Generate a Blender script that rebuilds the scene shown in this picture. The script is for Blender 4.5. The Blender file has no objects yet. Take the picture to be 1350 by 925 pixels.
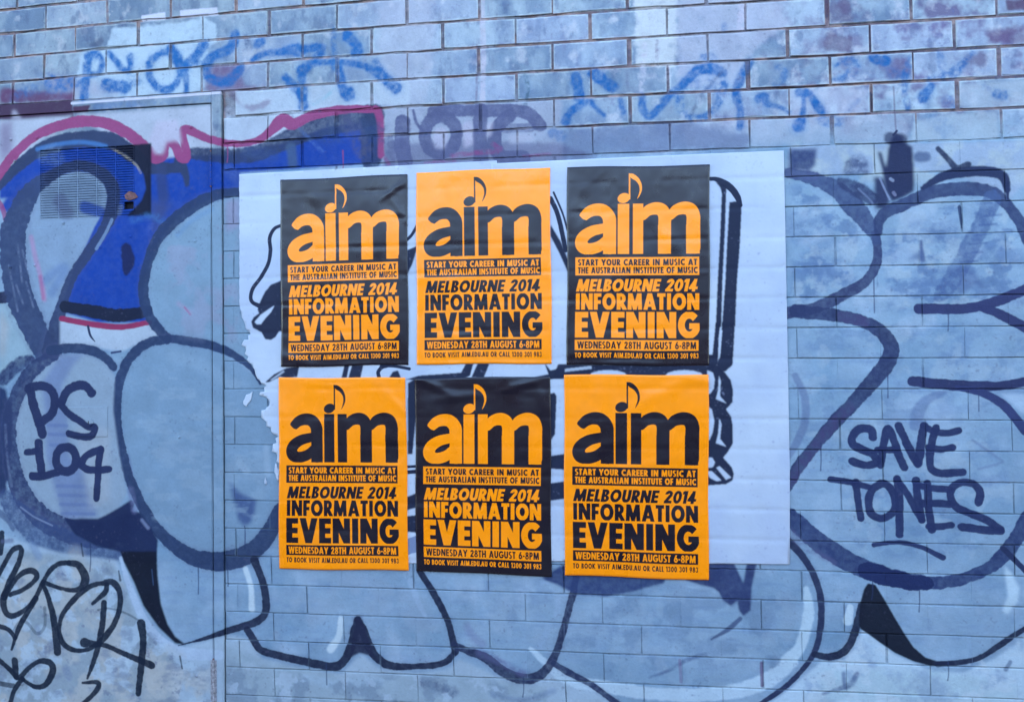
import bpy, math, random
import numpy as np
from mathutils import Vector, Matrix, noise as mnoise
from mathutils.geometry import delaunay_2d_cdt
S = bpy.context.scene
COL = S.collection
R_ = math.radians

# ------------------------------------------------------------------ camera
PW, PH, FPX = 1350., 925., 1100.
YAW, PITCH, ROLL, CX, CD, CZ = -.14732986, .018562437, -.012005625, 1.2435839, 2.4728212, -.9604725
HB = .11287903            # half a brick with its joint
CO = .086                 # one course
cy, sy, cp, sp, cr, sr = (math.cos(YAW), math.sin(YAW), math.cos(PITCH), math.sin(PITCH), math.cos(ROLL), math.sin(ROLL))
fw = np.array([sy*cp, cy*cp, sp]); r0 = np.array([cy, -sy, 0.]); u0 = np.cross(r0, fw)
rt = cr*r0+sr*u0; up = -sr*r0+cr*u0
cam = bpy.data.objects.new('camera', bpy.data.cameras.new('camera')); COL.objects.link(cam); S.camera = cam
M = Matrix.Identity(4)
for i in range(3):
    M[i][0], M[i][1], M[i][2] = rt[i], up[i], -fw[i]
M[0][3], M[1][3], M[2][3] = CX, -CD, CZ
cam.matrix_world = M
cam.data.sensor_fit = 'HORIZONTAL'; cam.data.sensor_width = 36; cam.data.lens = 36*FPX/PW
cam.data.clip_start = .05; cam.data.clip_end = 2000

# ------------------------------------------------------------------ sky, sun, exposure
SUN_EL, SUN_AZ = 42, 18         # the sun stands behind the wall, so this face is in open shade
w = bpy.data.worlds.new("World"); S.world = w; w.use_nodes = True
nt = w.node_tree; bg = nt.nodes['Background']
sky = nt.nodes.new('ShaderNodeTexSky'); sky.sky_type = 'NISHITA'; sky.sun_disc = False
sky.sun_elevation = R_(SUN_EL); sky.sun_rotation = R_(SUN_AZ); sky.air_density = 1.0; sky.dust_density = .7; sky.ozone_density = 1.0
nt.links.new(sky.outputs[0], bg.inputs[0]); bg.inputs[1].default_value = .15
sl = bpy.data.lights.new('sun', 'SUN'); sl.energy = 2.5; sl.angle = R_(.5); sl.color = (1, .95, .88)
so = bpy.data.objects.new('sun', sl); COL.objects.link(so)
sd = Vector((math.sin(R_(SUN_AZ))*math.cos(R_(SUN_EL)), math.cos(R_(SUN_AZ))*math.cos(R_(SUN_EL)), math.sin(R_(SUN_EL))))
so.rotation_euler = sd.to_track_quat('Z', 'Y').to_euler(); so.location = (3, 6, 6)
S.view_settings.view_transform = 'Standard'; S.view_settings.look = 'None'
S.view_settings.exposure = 3.4; S.view_settings.gamma = 1
ILL = (1.0, 1.49, 2.24)       # colour of the open-shade light, used to turn seen colours into base colours

# ------------------------------------------------------------------ wall plane
def at(x, y):
    """photo pixel -> point on the wall plane (X, Z)"""
    x = np.asarray(x, float); y = np.asarray(y, float)
    D = fw + ((x-PW/2)/FPX)[..., None]*rt - ((y-PH/2)/FPX)[..., None]*up
    t = CD/D[..., 1]
    return CX+t*D[..., 0], CZ+t*D[..., 2]
def atp(pts):
    p = np.array(pts, float); X, Z = at(p[:, 0], p[:, 1]); return np.stack([X, Z], 1)
DZ = [0.00815, 0.00375, -0.03308, -0.00662, 0.01432, -0.04114, -0.00214, 0.0075, -0.01158, 0.00101]
DX = [0.0007, -0.00624, 0.02061, 0.00237, -0.02783, 0.0063, 0.00303, -0.0102, -0.00301, -0.00068]
def warp(X, Z):
    """the courses are not laid dead true: small drift over the wall"""
    a = min(max(X, -.9), 2.4); b = min(max(Z, -2.1), .3)
    q = (1, a, b, a*a, a*b, b*b, a*a*b, a*b*b, b**3, a**3)
    return X+sum(c*v for c, v in zip(DX, q)), Z+sum(c*v for c, v in zip(DZ, q))
GROUND = -2.56
DOOR_R = -.043            # right side of the door frame
DOOR_T = -.075            # top of the door frame
rng = random.Random(7)
BR = []                   # bricks: (corners tl,tr,br,bl in X,Z ; row ; inframe)
k0, k1 = -36, 30
for k in range(k0, k1):
    zt, zb = -k*CO, -(k+1)*CO       # row k lies under line k
    if zb < GROUND-.02: break
    par = 0 if k % 2 else 1         # row -1 carries the even perpends
    n = -22+par
    x = n*HB
    while x < 5.2:
        j = rng.uniform(-.004, .004)
        xa, xb = x, x+2*HB
        BR.append([xa, xb, zt, zb, k, rng.uniform(-.003, .003)])
        x += 2*HB
def brick_corners(b):
    xa, xb, zt, zb, k, j = b
    if zt < DOOR_T+.03 and xb > -1.36:
        if xb < DOOR_R+.02: return None
        if xa < DOOR_R+.004: xa = DOOR_R+.004-.0045
        if xb-xa < .02: return None
    c = [warp(xa+j, zt), warp(xb+j, zt), warp(xb+j, zb), warp(xa+j, zb)]
    if xb < -1.36: return c
    if zt < DOOR_T+.03 and xa < DOOR_R+.01: 
        c[0] = (DOOR_R-.0005, c[0][1]); c[3] = (DOOR_R-.0005, c[3][1])
    if zb < DOOR_T < zt+.05 and xa < DOOR_R and zt < DOOR_T+.09:
        zz = DOOR_T+.0
        if c[3][1] < zz: c[3] = (c[3][0], zz-.002)
        if c[2][1] < zz and xb < DOOR_R: c[2] = (c[2][0], zz-.002)
        if c[0][1]-zz < .015: return None
    return c

# ------------------------------------------------------------------ numpy paint
RES = .00118
MX0, MX1, MZ0, MZ1 = -1.05, 2.6, -2.25, .48
NX, NZ = int((MX1-MX0)/RES), int((MZ1-MZ0)/RES)
nr = np.random.RandomState(3)
def s2l(c):
    c = np.asarray(c, float)/255.; return np.where(c <= .04045, c/12.92, ((c+.055)/1.055)**2.4)
def l2s(c):
    c = np.clip(c, 0, 1); return np.where(c <= .0031308, c*12.92, 1.055*c**(1/2.4)-.055)
def base(c):              # seen colour -> base colour
    a, b, d = c
    if a <= b+6 and a < 70 and d > a+25 and b-a < 22: c = (a*.86, b+3, d+6)   # the dark sprays are a blue-grey, not violet
    return np.clip(s2l(c)/np.array(ILL), 0.004, .95).astype(np.float32)
def up2(g, ny, nx):
    """smooth upsampling of a small random grid"""
    gy, gx = g.shape
    yy = np.linspace(0, gy-1.001, ny); xx = np.linspace(0, gx-1.001, nx)
    y0 = yy.astype(int); x0 = xx.astype(int); fy = yy-y0; fx = xx-x0
    fy = fy*fy*(3-2*fy); fx = fx*fx*(3-2*fx)
    a = g[y0]*(1-fy)[:, None]+g[np.minimum(y0+1, gy-1)]*fy[:, None]
    return (a[:, x0]*(1-fx)+a[:, np.minimum(x0+1, gx-1)]*fx).astype(np.float32)
def noise(cell, shape=None, aspect=1., octs=1, seed=None):
    ny, nx = shape or (NZ, NX)
    r = np.random.RandomState(seed) if seed is not None else nr
    out = 0; amp = 1; tot = 0
    for o in range(octs):
        out = out+amp*up2(r.rand(max(2, int(ny/(cell*aspect))+2), max(2, int(nx/cell)+2)).astype(np.float32), ny, nx)
        tot += amp; amp *= .55; cell = max(cell/2.1, 1.2)
    return out/tot
def blur(a, r):
    r = int(round(r))
    if r < 1: return a
    for _ in range(2):
        for ax in (0, 1):
            p = np.pad(a, [(r+1, r) if i == ax else (0, 0) for i in range(2)], mode='edge')
            c = np.cumsum(p, axis=ax, dtype=np.float64)
            n = a.shape[ax]
            c2 = np.take(c, range(2*r+1, 2*r+1+n), axis=ax)-np.take(c, range(0, n), axis=ax)
            a = (c2/(2*r+1)).astype(np.float32)
    return a
def cat(pts, sub=6):
    """catmull-rom through pts (any number of columns)"""
    p = np.array(pts, float)
    if len(p) < 3: 
        t = np.linspace(0, 1, 4)[:, None]; return p[0]*(1-t)+p[-1]*t if len(p) == 2 else p
    P = np.vstack([2*p[0]-p[1], p, 2*p[-1]-p[-2]]); out = []
    for i in range(1, len(P)-2):
        for s in range(sub):
            t = s/sub; a, b, c, d = P[i-1], P[i], P[i+1], P[i+2]
            out.append(.5*((2*b)+(c-a)*t+(2*a-5*b+4*c-d)*t*t+(3*b-a-3*c+d)*t**3))
    out.append(p[-1]); return np.array(out)
WC_ = [None]
class Canvas:
    def __init__(s, x0, z1, nx, nz, res):
        s.x0, s.z1, s.nx, s.nz, s.res = x0, z1, nx, nz, res
        s.rgb = np.zeros((nz, nx, 3), np.float32)
    def pix(s, pts):
        p = np.array(pts, float); X, Z = at(p[:, 0], p[:, 1])
        return np.stack([(X-s.x0)/s.res, (s.z1-Z)/s.res], 1)
    def scale(s, x, y):     # canvas pixels per photo pixel
        a = s.pix([(x-1, y), (x+1, y), (x, y-1), (x, y+1)])
        return (np.hypot(*(a[1]-a[0]))+np.hypot(*(a[3]-a[2])))/4
    def stroke_mask(s, pts, wd, soft=1.2, smooth=True, butt=False):
        p = np.array(pts, float)
        wd = np.interp(np.linspace(0, 1, len(p)), np.linspace(0, 1, np.size(wd)), np.atleast_1d(wd))
        q = np.column_stack([p, wd]); q = cat(q) if smooth else q
        xy = s.pix(q[:, :2]); sc = s.scale(*p[len(p)//2]); r = np.maximum(q[:, 2], .5)*sc/2; sf = soft*sc
        m = r.max()+sf*2+2
        x0 = max(0, int(xy[:, 0].min()-m)); x1 = min(s.nx, int(xy[:, 0].max()+m)+1)
        y0 = max(0, int(xy[:, 1].min()-m)); y1 = min(s.nz, int(xy[:, 1].max()+m)+1)
        if x1 <= x0 or y1 <= y0: return None
        D = np.full((y1-y0, x1-x0), 1e3, np.float32)
        for i in range(len(xy)-1):
            a, b = xy[i], xy[i+1]; mm = max(r[i], r[i+1])+sf*2+2
            u0 = max(x0, int(min(a[0], b[0])-mm)); u1 = min(x1, int(max(a[0], b[0])+mm)+1)
            v0 = max(y0, int(min(a[1], b[1])-mm)); v1 = min(y1, int(max(a[1], b[1])+mm)+1)
            if u1 <= u0 or v1 <= v0: continue
            X = np.arange(u0, u1, dtype=np.float32)[None]+.5; Y = np.arange(v0, v1, dtype=np.float32)[:, None]+.5
            d = b-a; L = float(d@d)+1e-9
            t = np.clip(((X-a[0])*d[0]+(Y-a[1])*d[1])/L, 0, 1)
            dd = np.hypot(X-a[0]-t*d[0], Y-a[1]-t*d[1])-(r[i]*(1-t)+r[i+1]*t)
            sub = D[v0-y0:v1-y0, u0-x0:u1-x0]; np.minimum(sub, dd, out=sub)
        S_ = (slice(y0, y1), slice(x0, x1)); ed = min(1.5, .12*float(r.mean())/sc)*sc*(1.3 if s is WC_[0] else .5)
        D += (NF[S_]*.6+NR[S_]*1.2-1.0)*ed*1.6
        A = np.clip(.5-D/(2*max(sf, .6)), 0, 1); A = A*A*(3-2*A)
        return S_, A
    def poly_mask(s, pts, soft=1., smooth=False, rough=0.):
        p = np.array(pts, float)
        if smooth: p = cat(np.vstack([p, p[:1]]))[:-1]
        xy = s.pix(p); sc = s.scale(*p.mean(0)); sf = soft*sc; m = sf*2+3
        x0 = max(0, int(xy[:, 0].min()-m)); x1 = min(s.nx, int(xy[:, 0].max()+m)+1)
        y0 = max(0, int(xy[:, 1].min()-m)); y1 = min(s.nz, int(xy[:, 1].max()+m)+1)
        if x1 <= x0 or y1 <= y0: return None
        Y = np.arange(y0, y1)+.5; F = np.zeros((y1-y0, x1-x0+1), np.int32)
        n = len(xy)
        for i in range(n):
            a, b = xy[i], xy[(i+1) % n]
            if a[1] == b[1]: continue
            lo, hi = min(a[1], b[1]), max(a[1], b[1])
            rows = np.nonzero((Y >= lo) & (Y < hi))[0]
            if not len(rows): continue
            xs = a[0]+(Y[rows]-a[1])*(b[0]-a[0])/(b[1]-a[1])
            ix = np.clip(np.ceil(xs-.5).astype(int)-x0, 0, x1-x0)
            np.add.at(F, (rows, ix), 1)
        A = (np.cumsum(F, 1)[:, :-1] % 2).astype(np.float32)
        A = blur(A, max(sf, .5))
        if rough:
            sl_ = (slice(y0, y1), slice(x0, x1))
            A = np.clip((A-.5)*1.0+.5+(NR[sl_]-.5)*rough, 0, 1); A = A*A*(3-2*A)
        return (slice(y0, y1), slice(x0, x1)), A
    def put(s, ma, c, alpha=1., tex=0., gap=0.):
        if ma is None: return
        sl_, A = ma
        if alpha > .84: alpha = 1-(1-alpha)*.25; tex *= .45
        A = A*alpha
        if tex: A = A*np.clip(1-tex*(1.6*NF[sl_]), 0, 1)
        if gap: A = A*(1-gap*JO[sl_])
        c = base(c) if not isinstance(c, np.ndarray) else c
        s.rgb[sl_] = s.rgb[sl_]*(1-A[..., None])+c*A[..., None]
WC = Canvas(MX0, MZ1, NX, NZ, RES); WC_[0] = WC
NF = np.clip(noise(10, octs=3, aspect=1.0)*1.6-.45, 0, 1)       # fine blotches
NR = noise(16, octs=3)                                          # ragged edges
# brick layout in the map
JO = np.ones((NZ, NX), np.float32)          # joints
ED = np.zeros((NZ, NX), np.float32)         # near the brick edge
TI = np.zeros((NZ, NX), np.float32)         # per-brick tint
T2 = np.zeros((NZ, NX), np.float32)
ZROW = MZ1-(np.arange(NZ)+.5)*RES
def ramp_(v, a, b): return np.clip((v-a)/(b-a), 0, 1)
for b in BR:
    c = brick_corners(b)
    if c is None: continue
    px = [((x-MX0)/RES, (MZ1-z)/RES) for x, z in c]
    x0 = (px[0][0]+px[3][0])/2; x1 = (px[1][0]+px[2][0])/2
    a, d = int(max(0, x0-2)), int(min(NX, x1+3)); e, f = int(max(0, min(px[0][1], px[1][1])-2)), int(min(NZ, max(px[2][1], px[3][1])+3))
    if d <= a or f <= e: continue
    X = np.arange(a, d)[None]+.5; Y = np.arange(e, f)[:, None]+.5
    t = (X-x0)/(x1-x0)
    top = px[0][1]+(px[1][1]-px[0][1])*t; bot = px[3][1]+(px[2][1]-px[3][1])*t
    D = np.minimum(np.minimum(X-x0, x1-X), np.minimum(Y-top, bot-Y))*RES   # metres to the joint middle
    hw = .0020+.0022*ramp_(ZROW[e:f], -.36, -.28)[:, None]
    jj = np.clip((hw-D)/.0010+.5, 0, 1); s_ = (slice(e, f), slice(a, d))
    ins = D > 0
    JO[s_] = np.where(ins, jj, JO[s_]); ED[s_] = np.where(ins, np.clip(1-(D-.004)/.012, 0, 1), ED[s_])
    TI[s_] = np.where(ins, rng.random(), TI[s_]); T2[s_] = np.where(ins, rng.random(), T2[s_])
PXX = None
xx = MX0+(np.arange(NX)+.5)*RES; zz = MZ1-(np.arange(NZ)+.5)*RES
ZZ = np.repeat(zz[:, None], NX, 1).astype(np.float32); XX = np.repeat(xx[None], NZ, 0).astype(np.float32)
_dm = (ZZ < DOOR_T) & (XX < DOOR_R); JO[_dm] = 0; ED[_dm] = 0; TI[_dm] = .5
def mix(a, b, t): return a*(1-t[..., None])+b*t[..., None]
def ramp(v, a, b): return np.clip((v-a)/(b-a), 0, 1)
# --- base coats
n1 = noise(240, octs=4); n2 = noise(70, octs=4); n3 = noise(28, octs=3); ns = noise(9, octs=3, aspect=7)
low = mix(base((98, 141, 186)), base((122, 162, 205)), ramp(n1*.6+n2*.4, .3, .7))
low = mix(low, base((92, 130, 184)), ramp(noise(50, octs=3, aspect=.25), .5, .95)*.45)
low = low*(1+(TI-.5)*.07)[..., None]
low = mix(low, base((140, 178, 222)), ramp(noise(90, octs=4), .58, .85)*.5)
low = mix(low, base((80, 116, 170)), ED*ramp(n3*.6+ns*.4, .52, .8)*.4)
nv = noise(38, octs=4, aspect=1.9)
topc = mix(base((94, 128, 174)), base((136, 172, 210)), ramp(n2*.3+TI*.25+nv*.45, .32, .66))
topc = mix(topc, base((112, 134, 180)), ramp(T2*.6+n1*.4, .5, .85)*.5)
topc = mix(topc, base((74, 72, 128)), ramp(n2*.5+n3*.5, .48, .68)*ramp(XX, 1.2, 2.1)*.8)
topc = mix(topc, base((160, 190, 228)), ramp(ED*.7+ns*.5, .75, 1.1)*.5)
topc = mix(topc, base((84, 96, 146)), ramp(n3*.5+ns*.5, .62, .85)*.4)
topc = mix(topc, base((92, 108, 160)), ED*ramp(n3*.5+n2*.5, .48, .7)*.6)
topc = mix(topc, base((74, 92, 150)), ramp(noise(14, octs=3), .66, .85)*ramp(n1, .4, .7)*.5)
topc = topc*(1+(T2-.5)*.26)[..., None]; topc = mix(topc, base((160, 186, 222)), ramp(noise(34, octs=4), .60, .8)*.55); topc = mix(topc, base((66, 78, 128)), ramp(noise(30, octs=4, aspect=1.6), .60, .78)*.45); topc = mix(topc, base((158, 196, 226)), ramp(noise(20, octs=3, aspect=.5)*.6+ED*.5, .58, .8)*.4)
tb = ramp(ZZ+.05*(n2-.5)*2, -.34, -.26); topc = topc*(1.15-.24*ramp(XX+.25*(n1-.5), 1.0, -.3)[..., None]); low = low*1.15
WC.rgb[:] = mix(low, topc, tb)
del low, topc
# bare mortar in the upper courses
mc = mix(base((98, 100, 128)), base((142, 136, 150)), ramp(n3, .35, .65))
mt = JO*tb*ramp(n2*.7+n3*.3+.25*ramp(XX, .8, 1.6), .36, .52)
WC.rgb = mix(WC.rgb, mc, mt*.85); WC.rgb = mix(WC.rgb, base((82, 84, 124)), JO*tb*(1-ramp(n2, .4, .6))*.5)
del mc

def T(i, j, pts): return [(270*i+x/5, 185*j+y/5) for x, y in pts]
def Z3(ox, oy, pts): return [(ox+x/2.985, oy+y/2.985) for x, y in pts]
def st(pts, wd, c, a=1., soft=1., tex=0., gap=0., C=None, smooth=True):
    C = C or WC; C.put(C.stroke_mask(pts, wd, soft, smooth), c, a, tex, gap)
def po(pts, c, a=1., soft=1., smooth=False, tex=0., gap=0., rough=0., C=None):
    C = C or WC; C.put(C.poly_mask(pts, soft, smooth, rough), c, a, tex, gap)
NAVY = (40, 50, 98); PURP = (44, 58, 102); BLK = (20, 25, 46); PALE = (156, 198, 243); WHI = (168, 198, 240)
FILL = (108, 150, 195); BLUE = (14, 60, 168); TAG = (24, 94, 178); MAG = (126, 68, 130)

# --- upper band patches
po([(498, -20), (572, -20), (572, 80), (560, 140), (545, 160), (500, 140)], (146, 172, 214), .6, 6, rough=.9)
st([(635, -20), (637, 60), (636, 150)], 7, (168, 184, 226), .6, 1.5, tex=.4)
st([(629, 60), (628, 150)], 3, (92, 96, 140), .6, 1.2, tex=.5)
po([(837, -10), (893, -10), (892, 90), (850, 86), (838, 88)], (172, 202, 236), .84, 3, rough=1.1, gap=.35)
po([(893, -10), (1010, -20), (1040, 30), (985, 75), (975, 113), (893, 115)], (146, 172, 216), .8, 5, rough=.9, gap=.3)
st([(850, 60), (846, 120)], 7, (176, 196, 238), .6, 2, tex=.9); st([(880, 85), (882, 118)], 6, (176, 196, 238), .7, 2, tex=.9)
st([(866, 55), (866, 85)], 4, (96, 88, 142), .5, 1.5, tex=.9); st([(978, 8), (976, 40)], 9, (172, 188, 232), .5, 2.5, tex=.8)
po([(1085, 0), (1120, 0), (1125, 30), (1090, 28)], (76, 66, 112), .55, 3, rough=1.2); po([(1088, 45), (1125, 48), (1122, 70), (1085, 66)], (76, 66, 112), .6, 3, rough=1.2)
po([(1325, 0), (1360, 0), (1360, 14), (1328, 14)], (66, 46, 88), .8, 2, rough=.7)
po([(1300, 40), (1350, 34), (1355, 58), (1306, 58)], (84, 72, 122), .6, 4, rough=.9); po([(1270, 72), (1302, 68), (1300, 88), (1278, 86)], (76, 66, 116), .6, 4, rough=.9)
po([(1148, 80), (1198, 76), (1198, 100), (1170, 102)], (84, 82, 140), .55, 4, rough=.9)
po([(1260, 112), (1370, 104), (1370, 140), (1262, 142)], (150, 182, 220), .6, 3, rough=.5, gap=.8)
po([(1040, 118), (1146, 114), (1146, 148), (1040, 152)], (158, 182, 226), .5, 4, rough=.5, gap=.8)
po([(1255, 150), (1315, 146), (1316, 184), (1200, 186), (1206, 160)], (150, 184, 220), .65, 3, rough=.5, gap=.7)
po([(900, 160), (1195, 150), (1198, 186), (905, 196)], (146, 172, 212), .5, 5, rough=.6, gap=.6)
po([(722, 172), (905, 160), (990, 178), (985, 196), (722, 208)], (90, 116, 168), .75, 5, rough=.7)
po([(1040, 192), (1370, 186), (1370, 226), (1330, 262), (1250, 225), (1040, 232)], (138, 170, 216), .7, 3, rough=.3)
st([(1178, 115), (1182, 180), (1190, 182)], 2, (90, 92, 130), .6, 1)
# left top whites and maroons
po([(0, 115), (34, 120), (99, 122), (99, 133), (0, 136)], (82, 60, 108), .85, 2.5, rough=.6)
po([(-20, 138), (60, 135), (96, 132), (98, 158), (40, 160), (-20, 158)], (58, 46, 84), .9, 1.2, rough=.4)
po(Z3(0, 0, [(288, 395), (312, 240), (330, 195), (420, 190), (440, 110), (555, 105), (700, 90), (805, 70), (850, 100), (850, 170), (815, 185), (832, 250), (832, 330), (780, 358), (640, 372), (400, 388)]), (152, 192, 234), .84, 2.5, rough=1.0, gap=.5)
po(Z3(0, 0, [(555, 62), (650, 48), (650, 78), (555, 84)]), (166, 192, 238), .9, 1, rough=.3)
po(Z3(0, 0, [(708, 42), (855, 30), (858, 62), (710, 68)]), (166, 192, 238), .9, 1, rough=.3)
po(Z3(0, 0, [(340, 185), (400, 145), (415, 160), (395, 190)]), (56, 62, 104), .7, 3, rough=.7)
po([(60, 95), (150, 112), (165, 125), (102, 131), (60, 120)], (110, 90, 140), .35, 6)
po(T(1, 0, [(0, 430), (250, 430), (250, 560), (440, 590), (300, 600), (150, 600), (0, 600)]), (92, 72, 124), .7, 4, rough=.7)
po(T(1, 0, [(130, 600), (450, 590), (700, 560), (1180, 530), (1350, 530), (1350, 690), (700, 715), (130, 770)]), (154, 188, 228), .75, 2, rough=.7, gap=.4)
po(T(1, 0, [(150, 600), (200, 600), (240, 690), (330, 690), (440, 650), (400, 720), (300, 735), (220, 690), (160, 640)]), (98, 92, 140), .55, 2.5, rough=.9)
po([(297, 152), (400, 142), (500, 132), (500, 150), (380, 190), (297, 200)], (152, 184, 226), .85, 2, rough=.5)
po([(-5, 160), (280, 139), (280, 205), (200, 220), (100, 150), (0, 230)], (148, 176, 216), .92, 2)
po([(0, 163), (16, 160), (18, 200), (0, 215)], (92, 84, 140), .6, 4)
po([(503, 142), (740, 132), (742, 210), (503, 220)], (136, 162, 204), .8, 3, rough=.5, gap=.5)
# door frame head: worn white edge
st([(96, 137), (292, 123)], 3.0, (170, 194, 238), .9, .6); st([(128, 143), (180, 139)], 9, (70, 110, 178), .6, 3, tex=.7); st([(130, 143), (280, 131)], 6, (92, 132, 192), .5, 3, tex=.9)
po([(97, 141), (121, 139), (117, 148), (98, 150)], (62, 46, 84), .9, 1)
po([(18, 146), (22, 146), (30, 158), (16, 158)], (150, 170, 214), .7, 2)

# --- blue tags across the top
def tg(t, pts, wd, a=.82, c=TAG, soft=2.0):
    wd = np.atleast_1d(wd); wd = np.interp(np.linspace(0, 1, 8), np.linspace(0, 1, len(wd)), wd)*np.array([rng.uniform(.82, 1.12) for _ in range(8)])
    st(T(t, 0, pts), wd*1.7, (84, 140, 206), a*.28, 3.5, tex=.4, gap=.4)
    q = np.array(T(t, 0, pts), float); n = 8
    q = np.column_stack([np.interp(np.linspace(0, 1, 8), np.linspace(0, 1, len(cat(q))), cat(q)[:, i]) for i in (0, 1)]) if len(q) > 2 else np.array([q[0]+(q[1]-q[0])*i/7 for i in range(8)])
    if len(pts) > 7: q = np.array(T(t, 0, pts), float); wd = np.interp(np.linspace(0, 1, len(q)), np.linspace(0, 1, 8), wd)
    st(q, wd*1.06, c, min(.87, a*1.06), soft+.5, tex=.75, gap=.5)
tg(0, [(585, 380), (570, 480), (552, 640)], 10); tg(0, [(575, 365), (630, 355), (672, 410), (650, 480), (600, 490)], 8)
tg(0, [(715, 350), (765, 405), (800, 450), (840, 470), (862, 440), (858, 380)], 8); tg(0, [(700, 560), (760, 570), (830, 575)], 14); tg(0, [(860, 540), (900, 530)], 12, .6)
tg(0, [(985, 420), (985, 500), (1035, 575), (1110, 592), (1165, 545), (1190, 450), (1150, 350), (1070, 350), (1000, 395)], 9)
tg(0, [(1340, 300), (1290, 370), (1210, 440), (1170, 400), (1130, 320)], 13); tg(0, [(1225, 430), (1228, 600)], 7); tg(0, [(1280, 410), (1360, 425)], 8, .6)
tg(0, [(310, 530), (400, 545), (500, 540)], 15, .7); tg(0, [(190, 600), (290, 580), (400, 580)], 14, .35); tg(0, [(90, 650), (150, 610)], 10, .4)
tg(1, [(200, 230), (170, 320), (60, 370), (15, 420), (15, 490), (60, 530), (150, 540), (200, 490), (240, 450)], 11)
tg(1, [(345, 295), (375, 270)], 11, .8); tg(1, [(270, 250), (290, 310)], 7, .6, (40, 50, 100)); tg(1, [(310, 395), (400, 350), (500, 345), (580, 330), (620, 335)], [6, 8, 9, 14, 17])
tg(1, [(650, 325), (700, 320), (760, 310), (765, 340), (735, 372)], 10); tg(1, [(846, 200), (850, 330), (848, 450)], 6, .7)
tg(1, [(940, 240), (985, 285), (1015, 330), (990, 345)], 13, .95); tg(1, [(635, 480), (645, 600), (650, 705)], [9, 12, 14])
tg(1, [(530, 512), (580, 560), (640, 640)], 10); tg(1, [(640, 470), (700, 425), (800, 412), (920, 412), (1040, 435), (1140, 480), (1220, 550), (1260, 580)], [16, 9, 7, 8, 9, 11, 14, 15])
tg(1, [(880, 430), (905, 560), (950, 625)], [7, 11, 17], .95); tg(1, [(1120, 400), (1160, 460), (1200, 520)], 9, .6); tg(1, [(720, 690), (800, 640), (850, 590)], 3, .3, (80, 170, 200))
tg(2, [(1095, 505), (1108, 560), (1118, 640)], 13, .95); tg(2, [(1205, 480), (1260, 520), (1340, 575)], 15, .9)
tg(2, [(1030, 800), (1050, 750), (1100, 710), (1180, 670), (1210, 700), (1280, 760)], [11, 10, 9, 9, 6, 4], .8); tg(2, [(940, 880), (1000, 900)], 13, .45)
tg(2, [(762, 495), (780, 570), (772, 650), (750, 740)], 4.5, .7, (48, 82, 110), 1)
tg(3, [(40, 660), (60, 740)], 7, .7); tg(3, [(180, 640), (190, 720), (230, 765), (300, 710), (360, 630), (450, 560), (540, 470), (620, 450), (710, 480)], [9, 10, 10, 8, 9, 11, 15, 16, 12])
tg(3, [(430, 640), (440, 710), (500, 770), (580, 775), (660, 720), (700, 640), (720, 560)], 9, .75); tg(3, [(590, 375), (640, 385)], 10, .5); tg(3, [(725, 170), (725, 200)], 7, .5)
tg(3, [(890, 410), (830, 520), (800, 620), (830, 720), (830, 840)], [12, 12, 10, 8, 9]); tg(3, [(1080, 440), (1120, 480), (1105, 530), (1060, 565)], 8, .5)
tg(3, [(950, 650), (990, 630), (1000, 680), (1080, 705), (1150, 740)], [12, 10, 8, 6, 5], .8); tg(3, [(1215, 610), (1290, 625), (1340, 720)], [11, 9, 9], .95); tg(3, [(1250, 620), (1240, 760), (1215, 830)], [6, 7, 17], .85)
tg(3, [(750, 430), (620, 570), (560, 650), (510, 750)], 4, .6, (70, 80, 120)); tg(3, [(500, 560), (700, 580)], 16, .35)
tg(4, [(110, 430), (180, 400), (235, 440), (180, 510), (100, 525)], [5, 11, 15, 10, 6], .7); tg(4, [(350, 385), (440, 405)], 12, .8); tg(4, [(470, 480), (560, 530)], 14, .4); tg(4, [(600, 390), (560, 540), (585, 720)], [8, 7, 6], .7)
tg(4, [(795, 350), (810, 450)], 8, .5); tg(4, [(1010, 350), (930, 440), (870, 490), (730, 520)], [7, 9, 14, 8], .7); tg(4, [(740, 570), (700, 620), (680, 650)], [9, 14, 12], .95); tg(4, [(840, 660), (880, 690)], 12, .6)
tg(4, [(20, 790), (120, 800)], 15, .55); tg(4, [(1170, 620), (1220, 630)], 11, .7); tg(4, [(-20, 690), (10, 730)], 10, .9); tg(4, [(1080, 570), (1150, 600)], 6, .3); tg(4, [(170, 750), (260, 660)], 5, .3); tg(4, [(780, 790), (850, 870)], 20, .22)

# --- grey letters H O T E
def hg(pts, wd, a=.88, c=(74, 90, 142), soft=1.5): st(pts, np.atleast_1d(wd)*1.25, c, a, soft, tex=.3)
po([(505, 212), (512, 190), (600, 186), (735, 188), (780, 205), (780, 216), (505, 226)], (72, 82, 136), .6, 4, rough=.5)
hg([(512, 186), (514, 214)], 12, .7); hg([(516, 190), (532, 188)], 9, .7); hg([(531, 162), (530, 190), (534, 214)], 16); hg([(545, 146), (549, 162), (557, 172)], 3)
e = [(581+21*math.cos(a*.5236), 178+24*math.sin(a*.5236)) for a in range(13)]; hg(e, 13)
po([(574, 170), (586, 168), (592, 178), (586, 196), (574, 196), (570, 184)], (152, 172, 218), .8, 2)
hg([(570, 148), (600, 146), (640, 146), (680, 146), (700, 152), (712, 166)], [12, 12, 13, 13, 13, 12]); hg([(634, 146), (633, 180), (634, 214)], 15)
hg([(672, 152), (655, 170), (652, 190), (662, 206), (690, 208)], 14); hg([(665, 170), (700, 168)], 9, .7)
po([(610, 162), (622, 160), (624, 190), (612, 196)], (156, 172, 218), .7, 2); po([(642, 164), (650, 160), (648, 178), (642, 182)], (160, 178, 222), .7, 2)
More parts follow.
